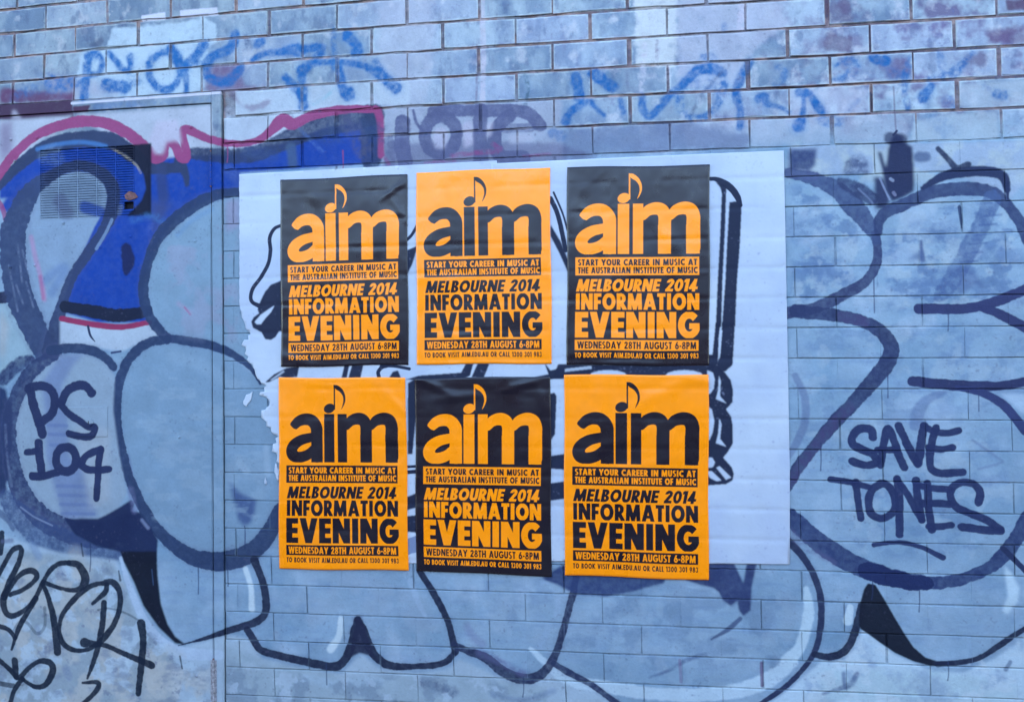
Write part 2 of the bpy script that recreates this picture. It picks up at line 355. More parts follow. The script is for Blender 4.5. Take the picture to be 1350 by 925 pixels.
po([(669, 178), (700, 176), (705, 186), (672, 190)], (150, 172, 214), .6, 2)
for q, wq in (([(596, 206), (620, 202), (655, 200)], 6), ([(650, 190), (660, 197)], 6), ([(560, 214), (600, 212)], 3), ([(690, 206), (725, 203)], 3), ([(505, 205), (512, 216)], 5)): st(q, wq, (120, 62, 132), .65, 2, tex=.6)

# ================= left piece on the door
po([(0, 245), (40, 205), (90, 186), (150, 190), (195, 212), (250, 205), (300, 205), (370, 190), (430, 168), (496, 158), (500, 215), (316, 228), (316, 258), (278, 262), (235, 285), (208, 322), (192, 365), (190, 400), (196, 425), (130, 425), (80, 410), (85, 380), (40, 260), (0, 262)], BLUE, .97, 1.5, tex=.08)
po([(8, 262), (60, 225), (60, 240), (12, 282), (0, 275)], BLUE, .9, 2)
# grey band under the magenta line
GB = (46, 56, 98)
st([(-5, 248), (22, 222), (50, 200), (85, 187), (120, 184), (152, 188), (176, 205), (196, 218), (215, 222), (236, 222)], [14, 14, 17, 20, 21, 21, 19, 17, 15, 12], GB, .93, 1.5)
st([(246, 204), (262, 203), (300, 206), (340, 202), (375, 186), (410, 172), (450, 160), (492, 152)], [12, 15, 19, 20, 22, 24, 28, 28], GB, .9, 2, tex=.3)
st([(490, 155), (488, 180), (490, 212)], 26, GB, .85, 2.5, tex=.4); st([(384, 195), (386, 215)], 13, (66, 84, 128), .8, 3)
st([(237, 212), (245, 230), (247, 243)], [15, 10, 6], GB, .93, 2); st([(212, 222), (216, 260)], 14, (50, 60, 110), .7, 4)
st([(213, 275), (206, 300)], 12, (60, 66, 120), .5, 5); po([(196, 262), (232, 268), (212, 290), (196, 292)], (62, 70, 124), .6, 4)
st([(-4, 236), (14, 210), (45, 181), (80, 166), (115, 160), (145, 164), (170, 177), (190, 193), (205, 209)], [11, 12, 12, 13, 14, 14, 14, 14, 14], MAG, .93, 1)
st([(205, 209), (216, 206), (219, 190), (222, 187), (231, 192), (238, 206), (246, 208), (244, 192), (241, 176), (246, 171), (262, 178), (278, 184), (300, 189), (325, 189), (345, 182), (360, 170), (370, 160), (376, 159), (386, 164), (396, 160), (410, 153), (440, 146), (470, 144), (494, 144)], [13, 11, 10, 11, 12, 13, 12, 11, 11, 11, 11, 10, 9, 8, 9, 13, 17, 17, 14, 13, 12, 11, 9, 9], MAG, .93, 1.1)
st([(498, 146), (502, 165), (502, 205)], [10, 9, 7], MAG, .85, 2)
st([(430, 178), (462, 172), (500, 176)], 26, (56, 74, 126), .55, 6, tex=.8); st([(460, 160), (480, 200)], 22, (70, 84, 134), .6, 5, tex=.7); st([(325, 200), (360, 206)], 14, (60, 80, 140), .5, 5, tex=.6)
st([(300, 224), (316, 240), (312, 258)], 14, (70, 100, 170), .5, 4, tex=.6); st([(395, 170), (425, 200)], 5, (70, 110, 190), .5, 2, tex=.8)
po([(207, 160), (235, 158), (240, 190), (232, 186), (220, 188), (216, 203), (205, 203), (196, 185)], (158, 178, 222), .9, 2.5)
st([(-4, 262), (4, 275), (8, 290)], 6, MAG, .8, 1)
# vent black triangle painted beside the blue arc
po(T(0, 1, [(730, 45), (1000, 20), (1000, 495), (840, 500), (935, 400), (965, 320), (950, 230), (900, 150), (830, 90)]), (22, 26, 52), .96, 1, smooth=False)
st(T(0, 1, [(745, 60), (830, 105), (900, 165), (930, 215)]), 3, (150, 160, 160), .6, 1, tex=.6)
st(T(0, 1, [(250, 60), (400, 25), (560, 15), (700, 40)]), 5, (60, 120, 205), .7, 2)
st(T(0, 1, [(300, 110), (360, 80), (380, 140)]), 18, (110, 150, 205), .35, 5, tex=.6)
# teardrop
po(T(0, 1, [(165, 740), (160, 600), (190, 480), (230, 380), (300, 290), (400, 230), (500, 205), (600, 215), (680, 270), (715, 350), (700, 450), (640, 545), (570, 700), (490, 850), (400, 1130), (330, 1260), (240, 1080), (190, 925)]), (116, 154, 200), .95, 1)
po(T(0, 1, [(280, 320), (500, 230), (640, 250), (690, 350), (640, 480), (480, 490), (280, 510)]), (88, 120, 166), .6, 4)
st(T(0, 1, [(560, 440), (660, 470)]), 14, (24, 66, 170), .8, 3); st(T(0, 1, [(400, 400), (440, 480)]), 18, (70, 86, 140), .5, 4)
st(T(0, 1, [(210, 640), (240, 780), (280, 925), (300, 1050)]), 6, (156, 130, 190), .55, 2.5); st(T(0, 1, [(300, 925), (370, 870), (430, 850), (350, 1000)]), 12, (60, 100, 180), .35, 5)
st(T(0, 1, [(270, 900), (290, 1040)]), 5, (146, 80, 140), .5, 2)
po([(0, 398), (12, 400), (34, 440), (48, 465), (36, 478), (10, 488), (0, 492)], (126, 168, 204), .95, 1.5)
po([(0, 405), (12, 430), (6, 468), (0, 472)], (150, 160, 178), .5, 4)
st([(0, 393), (10, 391)], 14, (26, 32, 68), .95, 1)
def ol(p, wd, a=.93, c=PURP, soft=.9, tex=.10):
    st(p, np.atleast_1d(wd)*1.35, (78, 96, 150), .25, 3, tex=.5); st(p, np.atleast_1d(wd)*1.04, c, a, soft, tex=tex, gap=.3)
ol([(66, 234), (42, 252), (25, 284), (17, 318), (20, 358), (28, 395), (44, 430), (62, 464)], [12, 22, 30, 33, 34, 34, 32, 30], .93, (52, 64, 110))
for d in ((24, 322, 30, 372), (12, 350, 24, 410), (30, 330, 38, 360), (22, 376, 31, 400), (35, 372, 45, 405)): st([(d[0], d[1]), ((d[0]+d[2])/2, (d[1]+d[3])/2), (d[2], d[3])], 2.6, (112, 140, 190), .5, 1.2, tex=.8)
ol([(66, 234), (84, 223), (108, 219), (130, 226), (147, 243), (150, 264), (146, 285), (136, 306), (116, 335), (98, 362), (88, 385), (81, 408), (75, 430), (70, 462)], [13, 12, 12, 14, 16, 17, 16, 13, 13, 12, 13, 15, 18, 28], .94, (50, 60, 104))
st([(148, 290), (140, 308), (128, 328)], 4, (110, 150, 206), .7, 1)
st(T(0, 1, [(800, 440), (790, 480)]), 6, (90, 120, 170), .6, 2)
# white area under the blue, black and magenta stripes
po([(80, 420), (120, 428), (160, 434), (198, 426), (215, 440), (190, 450), (165, 462), (150, 462), (120, 456), (80, 458)], (150, 184, 224), .95, 1.2)
st([(86, 404), (120, 410), (158, 416), (196, 410)], [13, 15, 16, 13], (26, 32, 60), .96, .8); st([(82, 420), (120, 427), (160, 431), (198, 425)], [7, 7, 7, 6], (128, 48, 100), .93, .8)
st([(117, 430), (120, 442), (126, 450)], [3, 3, 1], (30, 40, 80), .9, .6)
st([(167, 328), (170, 345), (167, 360)], [13, 17, 6], (26, 34, 84), .9, 2)
st([(175, 290), (200, 285), (216, 292)], 8, (60, 120, 200), .5, 4, tex=.6)
# upper bowl
po([(316, 254), (284, 260), (246, 286), (222, 308), (204, 335), (198, 365), (198, 390), (206, 415), (222, 438), (245, 444), (290, 456), (325, 475), (345, 500), (372, 500), (372, 254)], (110, 152, 196), .97, 1.2)
po([(298, 265), (316, 262), (316, 300), (298, 306)], (132, 136, 190), .5, 3); st([(236, 400), (252, 412)], 5, (140, 150, 200), .6, 3); st([(244, 405), (252, 415)], 2, (140, 90, 150), .7, 1)
st([(280, 276), (255, 290), (235, 310)], 6, (92, 140, 200), .5, 3)
ol([(318, 253), (288, 257), (262, 268), (236, 286), (212, 310), (200, 335), (192, 362), (190, 388), (196, 412), (208, 432), (222, 446)], [10, 12, 15, 16, 15, 13, 13, 13, 12, 12, 12])
# lower big oval
po([(222, 452), (196, 458), (172, 480), (162, 520), (162, 560), (172, 610), (190, 655), (215, 695), (245, 722), (275, 730), (305, 728), (340, 708), (362, 670), (375, 640), (375, 560), (350, 510), (320, 482), (280, 462)], (108, 150, 195), .97, 1)
st([(230, 470), (265, 480), (292, 498)], 16, (120, 162, 206), .6, 6); st([(170, 600), (180, 640), (200, 680)], 3, (92, 120, 180), .5, 2)
st([(215, 600), (230, 590), (250, 598)], 12, (124, 164, 212), .35, 6)
po([(303, 600), (330, 640), (338, 662), (325, 690), (320, 705), (308, 660)], (70, 104, 162), 0., 3)
po(T(1, 3, [(160, 390), (230, 470), (340, 520), (330, 600), (300, 670), (260, 690), (225, 660), (195, 550)]), (60, 90, 152), .85, 2.5, tex=.3)
st(T(1, 3, [(262, 690), (266, 740), (264, 840)]), 1.6, (60, 70, 120), .8, .6)
st([(315, 610), (325, 620)], 9, (140, 180, 224), .6, 2.5); st([(351, 590), (353, 625)], 8, (140, 180, 224), .5, 2.5)
ol([(222, 446), (245, 449), (270, 453), (295, 461), (315, 472), (332, 487), (343, 505)], [10, 11, 11, 10, 8, 5, 3])
ol([(222, 448), (200, 450), (180, 463), (164, 486), (156, 515), (155, 550), (160, 585), (170, 625), (184, 658), (204, 692), (230, 718), (262, 736), (300, 738), (330, 728), (352, 706), (370, 672)], [10, 11, 12, 12, 12, 11, 11, 12, 13, 14, 16, 20, 23, 22, 20, 18], .93)
# small circle PS 104
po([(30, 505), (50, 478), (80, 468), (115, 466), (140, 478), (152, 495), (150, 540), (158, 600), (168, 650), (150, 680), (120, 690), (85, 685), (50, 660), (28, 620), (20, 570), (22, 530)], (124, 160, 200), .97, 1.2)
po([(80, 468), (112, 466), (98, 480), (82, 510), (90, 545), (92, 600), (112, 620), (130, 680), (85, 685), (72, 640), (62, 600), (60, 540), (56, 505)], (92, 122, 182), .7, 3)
for y_ in (560, 572, 586, 640, 652, 664, 676): st([(64+(y_-560)*.16, y_), (90+(y_-560)*.3, y_+1)], 4, (80, 110, 176), .5, 1.5)
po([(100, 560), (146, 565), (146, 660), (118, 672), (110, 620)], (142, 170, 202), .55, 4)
st([(0, 520), (8, 560), (0, 640)], 20, (34, 48, 96), .9, 3); st([(4, 500), (25, 480), (42, 474)], [16, 16, 10], (40, 50, 100), .85, 2, tex=.5)
ol([(72, 468), (48, 484), (30, 508), (17, 538), (12, 570), (16, 605), (25, 640), (42, 668), (66, 688), (100, 702), (140, 704), (172, 690)], [13, 16, 18, 18, 18, 20, 24, 26, 27, 28, 30, 26], .9, (46, 56, 104), tex=.35)
st([(8, 560), (10, 600), (16, 640)], 3, (110, 140, 190), .5, 1.5, tex=.7)
ol([(8, 655), (28, 680), (60, 705), (95, 720), (135, 724), (168, 722)], [18, 28, 36, 36, 32, 22], .84, (56, 72, 126), 2, .3)
st([(28, 668), (45, 680), (70, 692)], 2, (120, 150, 200), .6, 1)
ol([(68, 462), (95, 459), (122, 462), (140, 472), (151, 484)], [12, 11, 11, 10, 9]); st([(148, 465), (160, 463)], 2.5, (50, 60, 110), .9, .7)
po(T(0, 3, [(430, 640), (650, 640), (700, 618), (800, 560), (870, 515), (890, 540), (880, 590), (930, 600), (1000, 700), (1045, 780), (1035, 930), (820, 930), (800, 860), (640, 820), (500, 745)]), (30, 40, 84), .95, 1)
st([(173, 645), (178, 672)], 8, (100, 120, 180), .6, 3, tex=.5); st([(188, 685), (196, 695)], 4, (120, 150, 205), .6, 2)
# letters PS 104
def lt(p, wd=11, c=(38, 46, 92), a=.95): st(p, wd, c, a, .8)
lt([(40, 512), (44, 530), (50, 550), (57, 571)], 12); lt([(38, 512), (52, 508), (66, 512), (73, 525), (71, 542), (60, 553), (52, 556)], 11)
lt([(122, 518), (114, 509), (102, 508), (90, 515), (83, 528)], 11); lt([(80, 532), (92, 545), (106, 554), (118, 562), (127, 563), (122, 574), (108, 575), (92, 571)], [9, 9, 9, 9, 8, 9, 9, 9])
lt([(36, 596), (48, 594)], 8); lt([(52, 584), (53, 600), (56, 622)], 11); lt([(43, 627), (58, 627), (76, 622)], 10)
lt([(88+13.5*math.cos(a*.5236), 605+16*math.sin(a*.5236)) for a in range(13)], 11); 
lt([(134, 593), (124, 595), (114, 601), (108, 610)], 9); lt([(107, 612), (116, 618), (130, 619), (144, 618)], 9); lt([(134, 592), (131, 610), (130, 630), (128, 656)], 9)

# ================= bottom: pale ground under the piece
po([(-10, 700), (25, 712), (80, 728), (155, 738), (165, 770), (190, 815), (230, 855), (300, 835), (330, 842), (345, 868), (400, 882), (450, 888), (468, 868), (478, 862), (500, 880), (545, 888), (590, 882), (606, 868), (650, 888), (700, 902), (728, 882), (770, 900), (830, 940), (-10, 940)], (142, 182, 224), .95, 2)
po([(-10, 720), (150, 740), (180, 810), (230, 860), (230, 940), (-10, 940)], (126, 160, 194), .9, 4, rough=.3)
for q in ((30, 770, 22), (120, 800, 26), (150, 880, 30), (60, 860, 22), (200, 900, 26), (100, 740, 14)): st([(q[0], q[1]-10), (q[0]+8, q[1]+14)], q[2]*1.3, (158, 182, 202), .55, 8, tex=.4)
for q in ((15, 745, 10), (85, 752, 14), (55, 830, 14), (145, 770, 9), (20, 815, 16)): st([(q[0], q[1]), (q[0]+14, q[1]+8)], q[2], (156, 198, 242), .8, 2, tex=.3)
for q in ((80, 752, 9), (88, 880, 10), (95, 912, 8), (175, 918, 10), (30, 765, 5), (50, 825, 6)): st([(q[0], q[1]), (q[0]+3, q[1]+10)], q[2], (84, 112, 168), .5, 3, tex=.5)
po([(297, 850), (345, 868), (460, 892), (600, 888), (720, 905), (720, 940), (297, 940)], (128, 166, 202), .7, 4, rough=.3)
st([(405, 893), (440, 900), (500, 897)], 12, (144, 188, 234), .5, 4); st([(160, 735), (173, 775), (192, 818), (215, 845), (245, 860), (290, 862)], [4, 8, 10, 12, 14, 12], (150, 190, 238), .9, 1.5)
st([(560, 900), (580, 905), (596, 912)], 14, (52, 62, 112), .7, 6, tex=.5); st([(650, 915), (690, 922), (730, 910)], 6, (90, 124, 180), .5, 4)
po([(1000, 935), (1040, 908), (1082, 872), (1112, 870), (1130, 850), (1137, 828), (1180, 862), (1230, 885), (1270, 886), (1310, 868), (1370, 828), (1370, 940), (1000, 940)], (158, 202, 246), .93, 1.5)
po([(1080, 880), (1240, 885), (1340, 900), (1340, 925), (1080, 925)], (146, 192, 226), .5, 6, rough=.5)
# patchy old coats showing through on the door, under the curves and in the big letters
def patch(pts, c, cell, lo, hi, a=.8, soft=6, aspect=1.):
    ma = WC.poly_mask(pts, soft)
    if ma is None: return
    sl_, A = ma; n = noise(cell, A.shape, aspect, 4); WC.put((sl_, A*ramp(n, lo, hi)), c, a)
DR = [(-10, 735), (150, 745), (185, 815), (235, 862), (278, 866), (278, 940), (-10, 940)]
patch(DR, (158, 184, 208), 70, .48, .62, .7); patch(DR, (150, 192, 236), 45, .55, .66, .75); patch(DR, (104, 134, 176), 50, .56, .74, .6, aspect=.6); patch(DR, (84, 104, 150), 24, .66, .80, .5)
BB = [(297, 870), (450, 892), (600, 888), (700, 905), (820, 930), (820, 945), (297, 945)]
patch(BB, (100, 134, 176), 50, .52, .66, .6); patch(BB, (150, 190, 234), 40, .55, .66, .7)
BE = [(1000, 930), (1085, 875), (1140, 835), (1240, 890), (1360, 835), (1360, 940), (1000, 940)]
patch(BE, (118, 158, 208), 50, .5, .68, .6); patch(BE, (164, 204, 244), 40, .55, .66, .7)
RL = [(1045, 245), (1110, 255), (1150, 330), (1120, 380), (1045, 405)]; RM = [(1165, 330), (1200, 275), (1260, 255), (1330, 280), (1356, 330), (1356, 400), (1170, 410)]
for q in (RL, RM, [(1060, 420), (1360, 430), (1360, 520), (1200, 560), (1060, 600)], [(1100, 600), (1300, 560), (1345, 650), (1280, 740), (1130, 730)]):
    patch(q, (74, 112, 174), 46, .52, .66, .6 if q in (RL, RM) else .3, aspect=.7); patch(q, (146, 184, 222), 40, .54, .66, .6 if q in (RL, RM) else .35)
patch([(1040, 190), (1360, 186), (1360, 240), (1040, 240)], (150, 184, 214), 50, .45, .6, .7); patch([(200, 300), (316, 270), (316, 450), (240, 440)], (126, 150, 196), 60, .5, .65, .6)
patch([(170, 500), (300, 480), (365, 560), (340, 710), (200, 690)], (124, 164, 206), 70, .5, .65, .5, aspect=.4)
patch([(380, 750), (550, 765), (590, 850), (470, 800), (360, 850), (350, 760)], (128, 166, 210), 60, .45, .62, .6); patch([(600, 770), (1050, 780), (1050, 900), (760, 890)], (94, 132, 182), 60, .5, .66, .5); patch([(600, 770), (1050, 780), (1050, 900), (760, 890)], (128, 168, 212), 50, .54, .68, .5)
# big faces: colour drift inside the letters
for q in ((1060, 300, 40), (1110, 240, 26), (1090, 350, 30), (1230, 300, 34), (1300, 330, 30), (1240, 370, 40), (1180, 330, 22), (1330, 380, 30)): st([(q[0]-20, q[1]), (q[0]+20, q[1]+8)], q[2], (76, 112, 174), .45, 9, tex=.6)
for q in ((1075, 280, 18), (1120, 330, 20), (1190, 345, 24), (1210, 285, 20), (1270, 340, 22), (1075, 320, 12), (1150, 395, 20), (1210, 430, 22)): st([(q[0]-14, q[1]), (q[0]+14, q[1]-10)], q[2], (146, 184, 228), .55, 5, tex=.6)
# pale arcs
st([(700, 855), (745, 893), (800, 905), (880, 915), (960, 912), (1010, 897), (1045, 872)], [6, 14, 16, 16, 18, 20, 14], (158, 202, 246), .86, 2)
st([(1063, 775), (1066, 800), (1063, 825), (1055, 852), (1038, 872)], [7, 13, 14, 14, 18], (160, 204, 246), .86, 2)
st([(736, 790), (734, 810)], 8, (134, 176, 226), .6, 2.5); st([(723, 825), (714, 850)], 8, (130, 174, 226), .5, 3); st([(541, 765), (550, 790), (561, 812)], [8, 7, 5], (138, 180, 230), .6, 2)
st([(324, 750), (331, 775), (332, 802)], [7, 7, 8], (168, 208, 246), .9, 2); st([(449, 815), (447, 838), (436, 855)], [6, 8, 10], (168, 208, 246), .9, 2)
st([(1121, 800), (1118, 818)], [8, 12], (166, 208, 248), .9, 1.5)
po([(1324, 745), (1334, 755), (1344, 775), (1342, 792), (1328, 810), (1321, 805), (1329, 785), (1326, 765)], (160, 204, 246), .88, 2)
# outlines at the bottom
def ob(p, wd, a=.95, c=(30, 36, 68), soft=.9, tex=.12):
    st(p, np.atleast_1d(wd)*1.6, (70, 90, 146), .22, 3, tex=.6); st(p, np.atleast_1d(wd)*1.08, c, a, soft, tex=tex, gap=.35)
po([(160, 726), (207, 726), (209, 760), (213, 795), (222, 822), (232, 838), (246, 849), (232, 847), (210, 826), (190, 798), (177, 766), (166, 744)], BLK, .97, .8)
st([(201, 750), (203, 770)], 1.5, (60, 80, 130), .6, .6)
ob([(236, 850), (262, 843), (285, 836), (310, 828), (336, 820), (348, 810), (351, 795), (348, 772), (341, 752), (335, 738)], [1, 3, 6, 8, 9, 9, 9, 9, 9, 10])
ob([(326, 830), (334, 842), (344, 856), (370, 864), (400, 871), (440, 878), (455, 868), (463, 850), (468, 828), (471, 817)], [9, 9, 9, 9, 9, 10, 10, 10, 9, 8])
ob([(472, 817), (479, 832), (487, 852), (497, 866), (515, 877), (545, 878), (575, 876), (590, 870), (599, 860)], [9, 11, 11, 10, 9, 7, 7, 7, 6])
po([(464, 840), (470, 814), (478, 816), (486, 842), (494, 866), (482, 862), (474, 860), (462, 866)], (34, 38, 72), .95, 1, tex=.1)
ob([(553, 752), (566, 772), (580, 796), (591, 820), (598, 848), (600, 858)], [7, 8, 8, 8, 8, 9])
ob([(600, 850), (618, 858), (640, 866), (660, 882), (682, 893), (704, 893), (720, 882), (732, 862), (741, 835), (750, 802), (757, 775), (760, 758)], [7, 9, 11, 13, 13, 12, 11, 9, 8, 8, 8, 8], c=(40, 46, 84), tex=.3)
st([(632, 860), (660, 872), (690, 888)], 9, (84, 100, 160), .6, 4, tex=.5); st([(616, 825), (624, 840), (636, 848)], 10, (104, 128, 184), .5, 4)
ob([(730, 874), (750, 886), (780, 902), (812, 925), (830, 935)], [7, 8, 7, 7, 7], c=(44, 52, 94), tex=.3)
po([(713, 762), (735, 770), (760, 784), (800, 786), (840, 778), (876, 768), (880, 750), (740, 745)], (48, 62, 118), .88, 2, rough=.4, tex=.2)
po(T(3, 4, [(480, 80), (640, -10), (790, 10), (850, 140), (872, 10), (940, 5), (905, 170), (898, 320), (850, 358), (820, 320), (812, 255), (770, 290), (715, 255), (690, 200), (650, 172), (560, 150), (470, 120)]), (48, 58, 112), .92, 1, tex=.15)
st([(976, 815), (960, 829), (938, 842)], [5, 6, 2], (60, 70, 120), .8, 1.5); st([(930, 862), (905, 870), (880, 884), (856, 892)], [5, 5, 4, 3], (60, 74, 130), .6, 2, tex=.5)
st([(896, 870), (898, 898)], 4, (100, 96, 150), .5, 1.2); st([(1004, 874), (1005, 903)], 4.5, (92, 90, 142), .8, 1)
st([(1112, 888), (1114, 906)], 5, (60, 76, 134), .6, 2); st([(1130, 888), (1120, 902), (1085, 914)], [6, 8, 2], (60, 76, 134), .7, 2, tex=.3); st([(1332, 872), (1326, 882)], 5, (60, 80, 130), .6, 1.5)
ob([(1040, 714), (1056, 730), (1070, 752), (1080, 778), (1083, 805), (1081, 832), (1075, 856), (1060, 880), (1036, 904), (1004, 926), (990, 934)], [10, 9, 8, 8, 8, 7, 7, 6, 6, 5, 5], c=(38, 44, 84))
ob([(1074, 862), (1092, 865), (1110, 860), (1122, 846), (1130, 822), (1136, 798)], [8, 9, 9, 9, 9, 9])
po(T(4, 4, [(295, 180), (320, 142), (370, 150), (440, 265), (500, 370), (560, 470), (620, 560), (700, 630), (780, 655), (880, 655), (900, 680), (740, 688), (620, 655), (500, 600), (400, 532), (330, 480), (270, 440), (262, 370), (270, 270)]), BLK, .96, .8)
ob([(1236, 875), (1262, 873), (1290, 867), (1318, 850), (1340, 835), (1356, 826)], [7, 7, 6, 7, 6, 6])
# right big circle
st([(1041, 680), (1070, 707), (1104, 731), (1134, 747), (1168, 759), (1202, 766), (1235, 768), (1268, 763), (1302, 749), (1325, 730), (1342, 706), (1355, 680)], [22, 26, 26, 26, 24, 20, 16, 15, 16, 18, 18, 16], (44, 56, 110), .9, 1, tex=.22)
st([(1144, 752), (1170, 760), (1198, 767), (1222, 769)], [24, 23, 20, 18], (32, 42, 94), .9, .8)
st([(1041, 700), (1060, 718), (1100, 742)], [10, 12, 6], (84, 98, 152), .5, 2, tex=.6); st([(1322, 722), (1338, 738), (1356, 756)], 7, (40, 48, 92), .95, .8)
# strokes at right
RV = (54, 60, 108)
st([(1154, 308), (1157, 330), (1154, 352), (1140, 372), (1118, 385), (1095, 397), (1070, 407), (1038, 412)], [10, 11, 12, 13, 15, 15, 15, 16], RV, .9, .9, tex=.25)
st([(1050, 410), (1080, 413), (1110, 417), (1138, 424), (1160, 436), (1173, 452), (1174, 468), (1164, 486), (1146, 508), (1122, 534), (1095, 562), (1068, 595), (1048, 622), (1036, 642)], [18, 17, 16, 16, 18, 19, 20, 20, 19, 18, 17, 15, 15, 15], (46, 54, 102), .92, .9, tex=.18)
st([(1110, 417), (1140, 424)], 14, (74, 76, 134), .5, 1, tex=.5); st([(1120, 536), (1085, 575), (1040, 636)], 13, (76, 78, 136), .45, 1, tex=.7)
st([(1212, 407), (1240, 407), (1270, 407), (1298, 402), (1322, 394), (1356, 380)], [14, 14, 13, 14, 14, 13], (52, 56, 108), .95, .8)
st([(1285, 404), (1308, 410), (1330, 420), (1356, 434)], [8, 12, 13, 13], (52, 56, 108), .95, .8)
st([(1203, 502), (1230, 505), (1262, 508), (1296, 509), (1325, 508), (1356, 502)], [14, 14, 14, 13, 12, 12], (46, 50, 98), .95, .8)
st([(1262, 511), (1290, 516), (1316, 528), (1334, 545), (1352, 568)], [6, 10, 11, 12, 12], (50, 56, 110), .92, .8)
po([(1318, 518), (1352, 520), (1352, 548), (1338, 536)], (150, 190, 236), .7, 2)
st([(1207, 560), (1212, 540), (1225, 525), (1245, 517)], [16, 16, 12, 5], (70, 98, 162), .5, 2.5); po([(1218, 545), (1240, 525), (1262, 540), (1255, 552), (1225, 552)], (132, 172, 222), .5, 4)
st([(1048, 495), (1060, 520), (1062, 550), (1052, 580), (1040, 600)], [8, 9, 10, 10, 8], (74, 96, 158), .5, 2); 
st([(1282, 580), (1318, 605), (1318, 610), (1290, 618)], 3, (80, 100, 160), .4, 2)
# top right arcs and the dark column
st([(1040, 228), (1062, 233), (1085, 240), (1105, 252), (1124, 270), (1138, 288), (1150, 306), (1155, 318)], [14, 15, 18, 22, 26, 22, 14, 10], (62, 74, 126), .86, 1.2, tex=.25)
st([(1110, 240), (1130, 250), (1150, 262)], [12, 20, 16], (52, 60, 106), .85, 2, tex=.3)
po([(1040, 197), (1077, 196), (1075, 218), (1066, 226), (1040, 224)], (50, 62, 116), .88, 2, tex=.2); st([(1038, 228), (1075, 232)], 12, (70, 90, 148), .7, 3, tex=.5)
po([(1111, 230), (1114, 214), (1124, 205), (1135, 204), (1144, 212), (1146, 230)], (56, 66, 118), .8, 1.5, tex=.5)
po(T(4, 1, [(385, 75), (410, 80), (440, 180), (455, 60), (475, -10), (500, -45), (545, -30), (560, 10), (615, 45), (625, 200), (625, 335), (560, 375), (480, 405), (440, 330), (415, 200)]), (36, 42, 84), .94, 1.5)
st(T(4, 0, [(490, 890), (510, 865)]), 3, (36, 42, 84), .9, .8); st(T(4, 0, [(470, 915), (540, 925)]), 16, (36, 42, 84), .8, 3)
po(T(4, 1, [(360, 240), (430, 250), (470, 400), (440, 460), (370, 450)]), (40, 46, 90), .85, 2); st(T(4, 1, [(400, 250), (440, 340), (465, 390)]), 2.5, (120, 150, 205), .7, .8); st(T(4, 1, [(260, 320), (340, 400), (380, 480)]), 2.5, (110, 140, 195), .6, 1, tex=.5)
st(T(4, 1, [(470, 255), (485, 265)]), 4, (130, 160, 210), .7, 1); st(T(4, 1, [(490, 345), (500, 360)]), 4, (110, 130, 180), .7, 1); st(T(4, 1, [(660, 110), (700, 110)]), 13, (60, 76, 128), .75, 3)
st([(1158, 306), (1160, 290), (1172, 278), (1195, 268), (1222, 256), (1250, 250), (1280, 249), (1308, 254), (1328, 270), (1344, 292), (1356, 318)], [10, 14, 16, 16, 17, 18, 18, 16, 14, 14, 14], (52, 62, 112), .92, 1.2, tex=.15)
st([(1216, 248), (1240, 234), (1268, 227), (1300, 226), (1322, 232), (1328, 250)], [5, 12, 14, 14, 13, 8], (36, 44, 88), .92, 1.5)
st([(1236, 196), (1250, 210), (1262, 222), (1276, 217)], [6, 7, 9, 9], (40, 48, 84), .9, 1.5, tex=.2); st([(1327, 240), (1329, 262)], [5, 3], (36, 44, 88), .9, 1)
st([(1308, 262), (1292, 300), (1274, 335), (1256, 368), (1240, 388)], [22, 22, 23, 22, 20], (66, 98, 160), .84, 2, tex=.35, gap=.4)
for y_ in (285, 297, 310, 322, 334, 346): st([(1318-(y_-270)*.52-12, y_), (1318-(y_-270)*.52+10, y_-2)], 3, (50, 80, 150), .4, 1.2)
st([(1265, 273), (1267, 290), (1268, 300)], [5, 4, 1.5], (54, 66, 110), .85, 1); st([(1214, 318), (1216, 342)], [3, 7], (58, 84, 146), .8, 2); po([(1196, 342), (1216, 328), (1217, 342)], (60, 92, 156), .6, 2)
po([(1268, 355), (1285, 357), (1298, 380), (1285, 376), (1272, 385), (1262, 386)], (60, 84, 150), .5, 2.5)
st([(1322, 335), (1350, 342)], 18, (74, 110, 176), .4, 6)
# SAVE TONES
def sv(p, wd=10.5): st([(1080+x/5, 555+y/5) for x, y in p], wd, (38, 46, 96), .95, .8, tex=.06)
sv([(355, 105), (345, 60), (300, 45), (250, 60), (215, 110), (225, 155), (280, 185), (350, 215), (380, 265), (340, 288), (280, 285), (220, 262)])
sv([(405, 290), (420, 180), (440, 80), (455, 50), (480, 90), (520, 210), (560, 305)], 10); sv([(385, 190), (510, 186)], 9)
sv([(522, 30), (570, 130), (620, 230), (650, 280)]); sv([(655, 280), (670, 150), (690, 30)], 11)
sv([(690, 32), (760, 68), (850, 78), (918, 60)], 9); sv([(770, 45), (740, 150), (728, 260), (745, 320), (810, 342), (945, 335)], 10); sv([(720, 172), (800, 185), (880, 172)], 9)
sv([(75, 382), (200, 400), (330, 435)], 8); sv([(240, 400), (255, 520), (275, 640)], 9)
sv([(410, 410), (350, 450), (325, 530), (345, 610), (410, 640), (470, 615), (500, 560), (490, 480), (450, 420), (405, 408)], 10)
sv([(512, 380), (528, 500), (530, 745)], 10); sv([(512, 385), (580, 480), (640, 590), (678, 650)], 9); sv([(638, 390), (650, 520), (676, 650)], 10)
sv([(715, 410), (722, 560), (742, 715)], 10); sv([(640, 420), (740, 440), (860, 450)], 9); sv([(680, 540), (860, 545)], 10); sv([(722, 692), (800, 692), (870, 682)], 9)
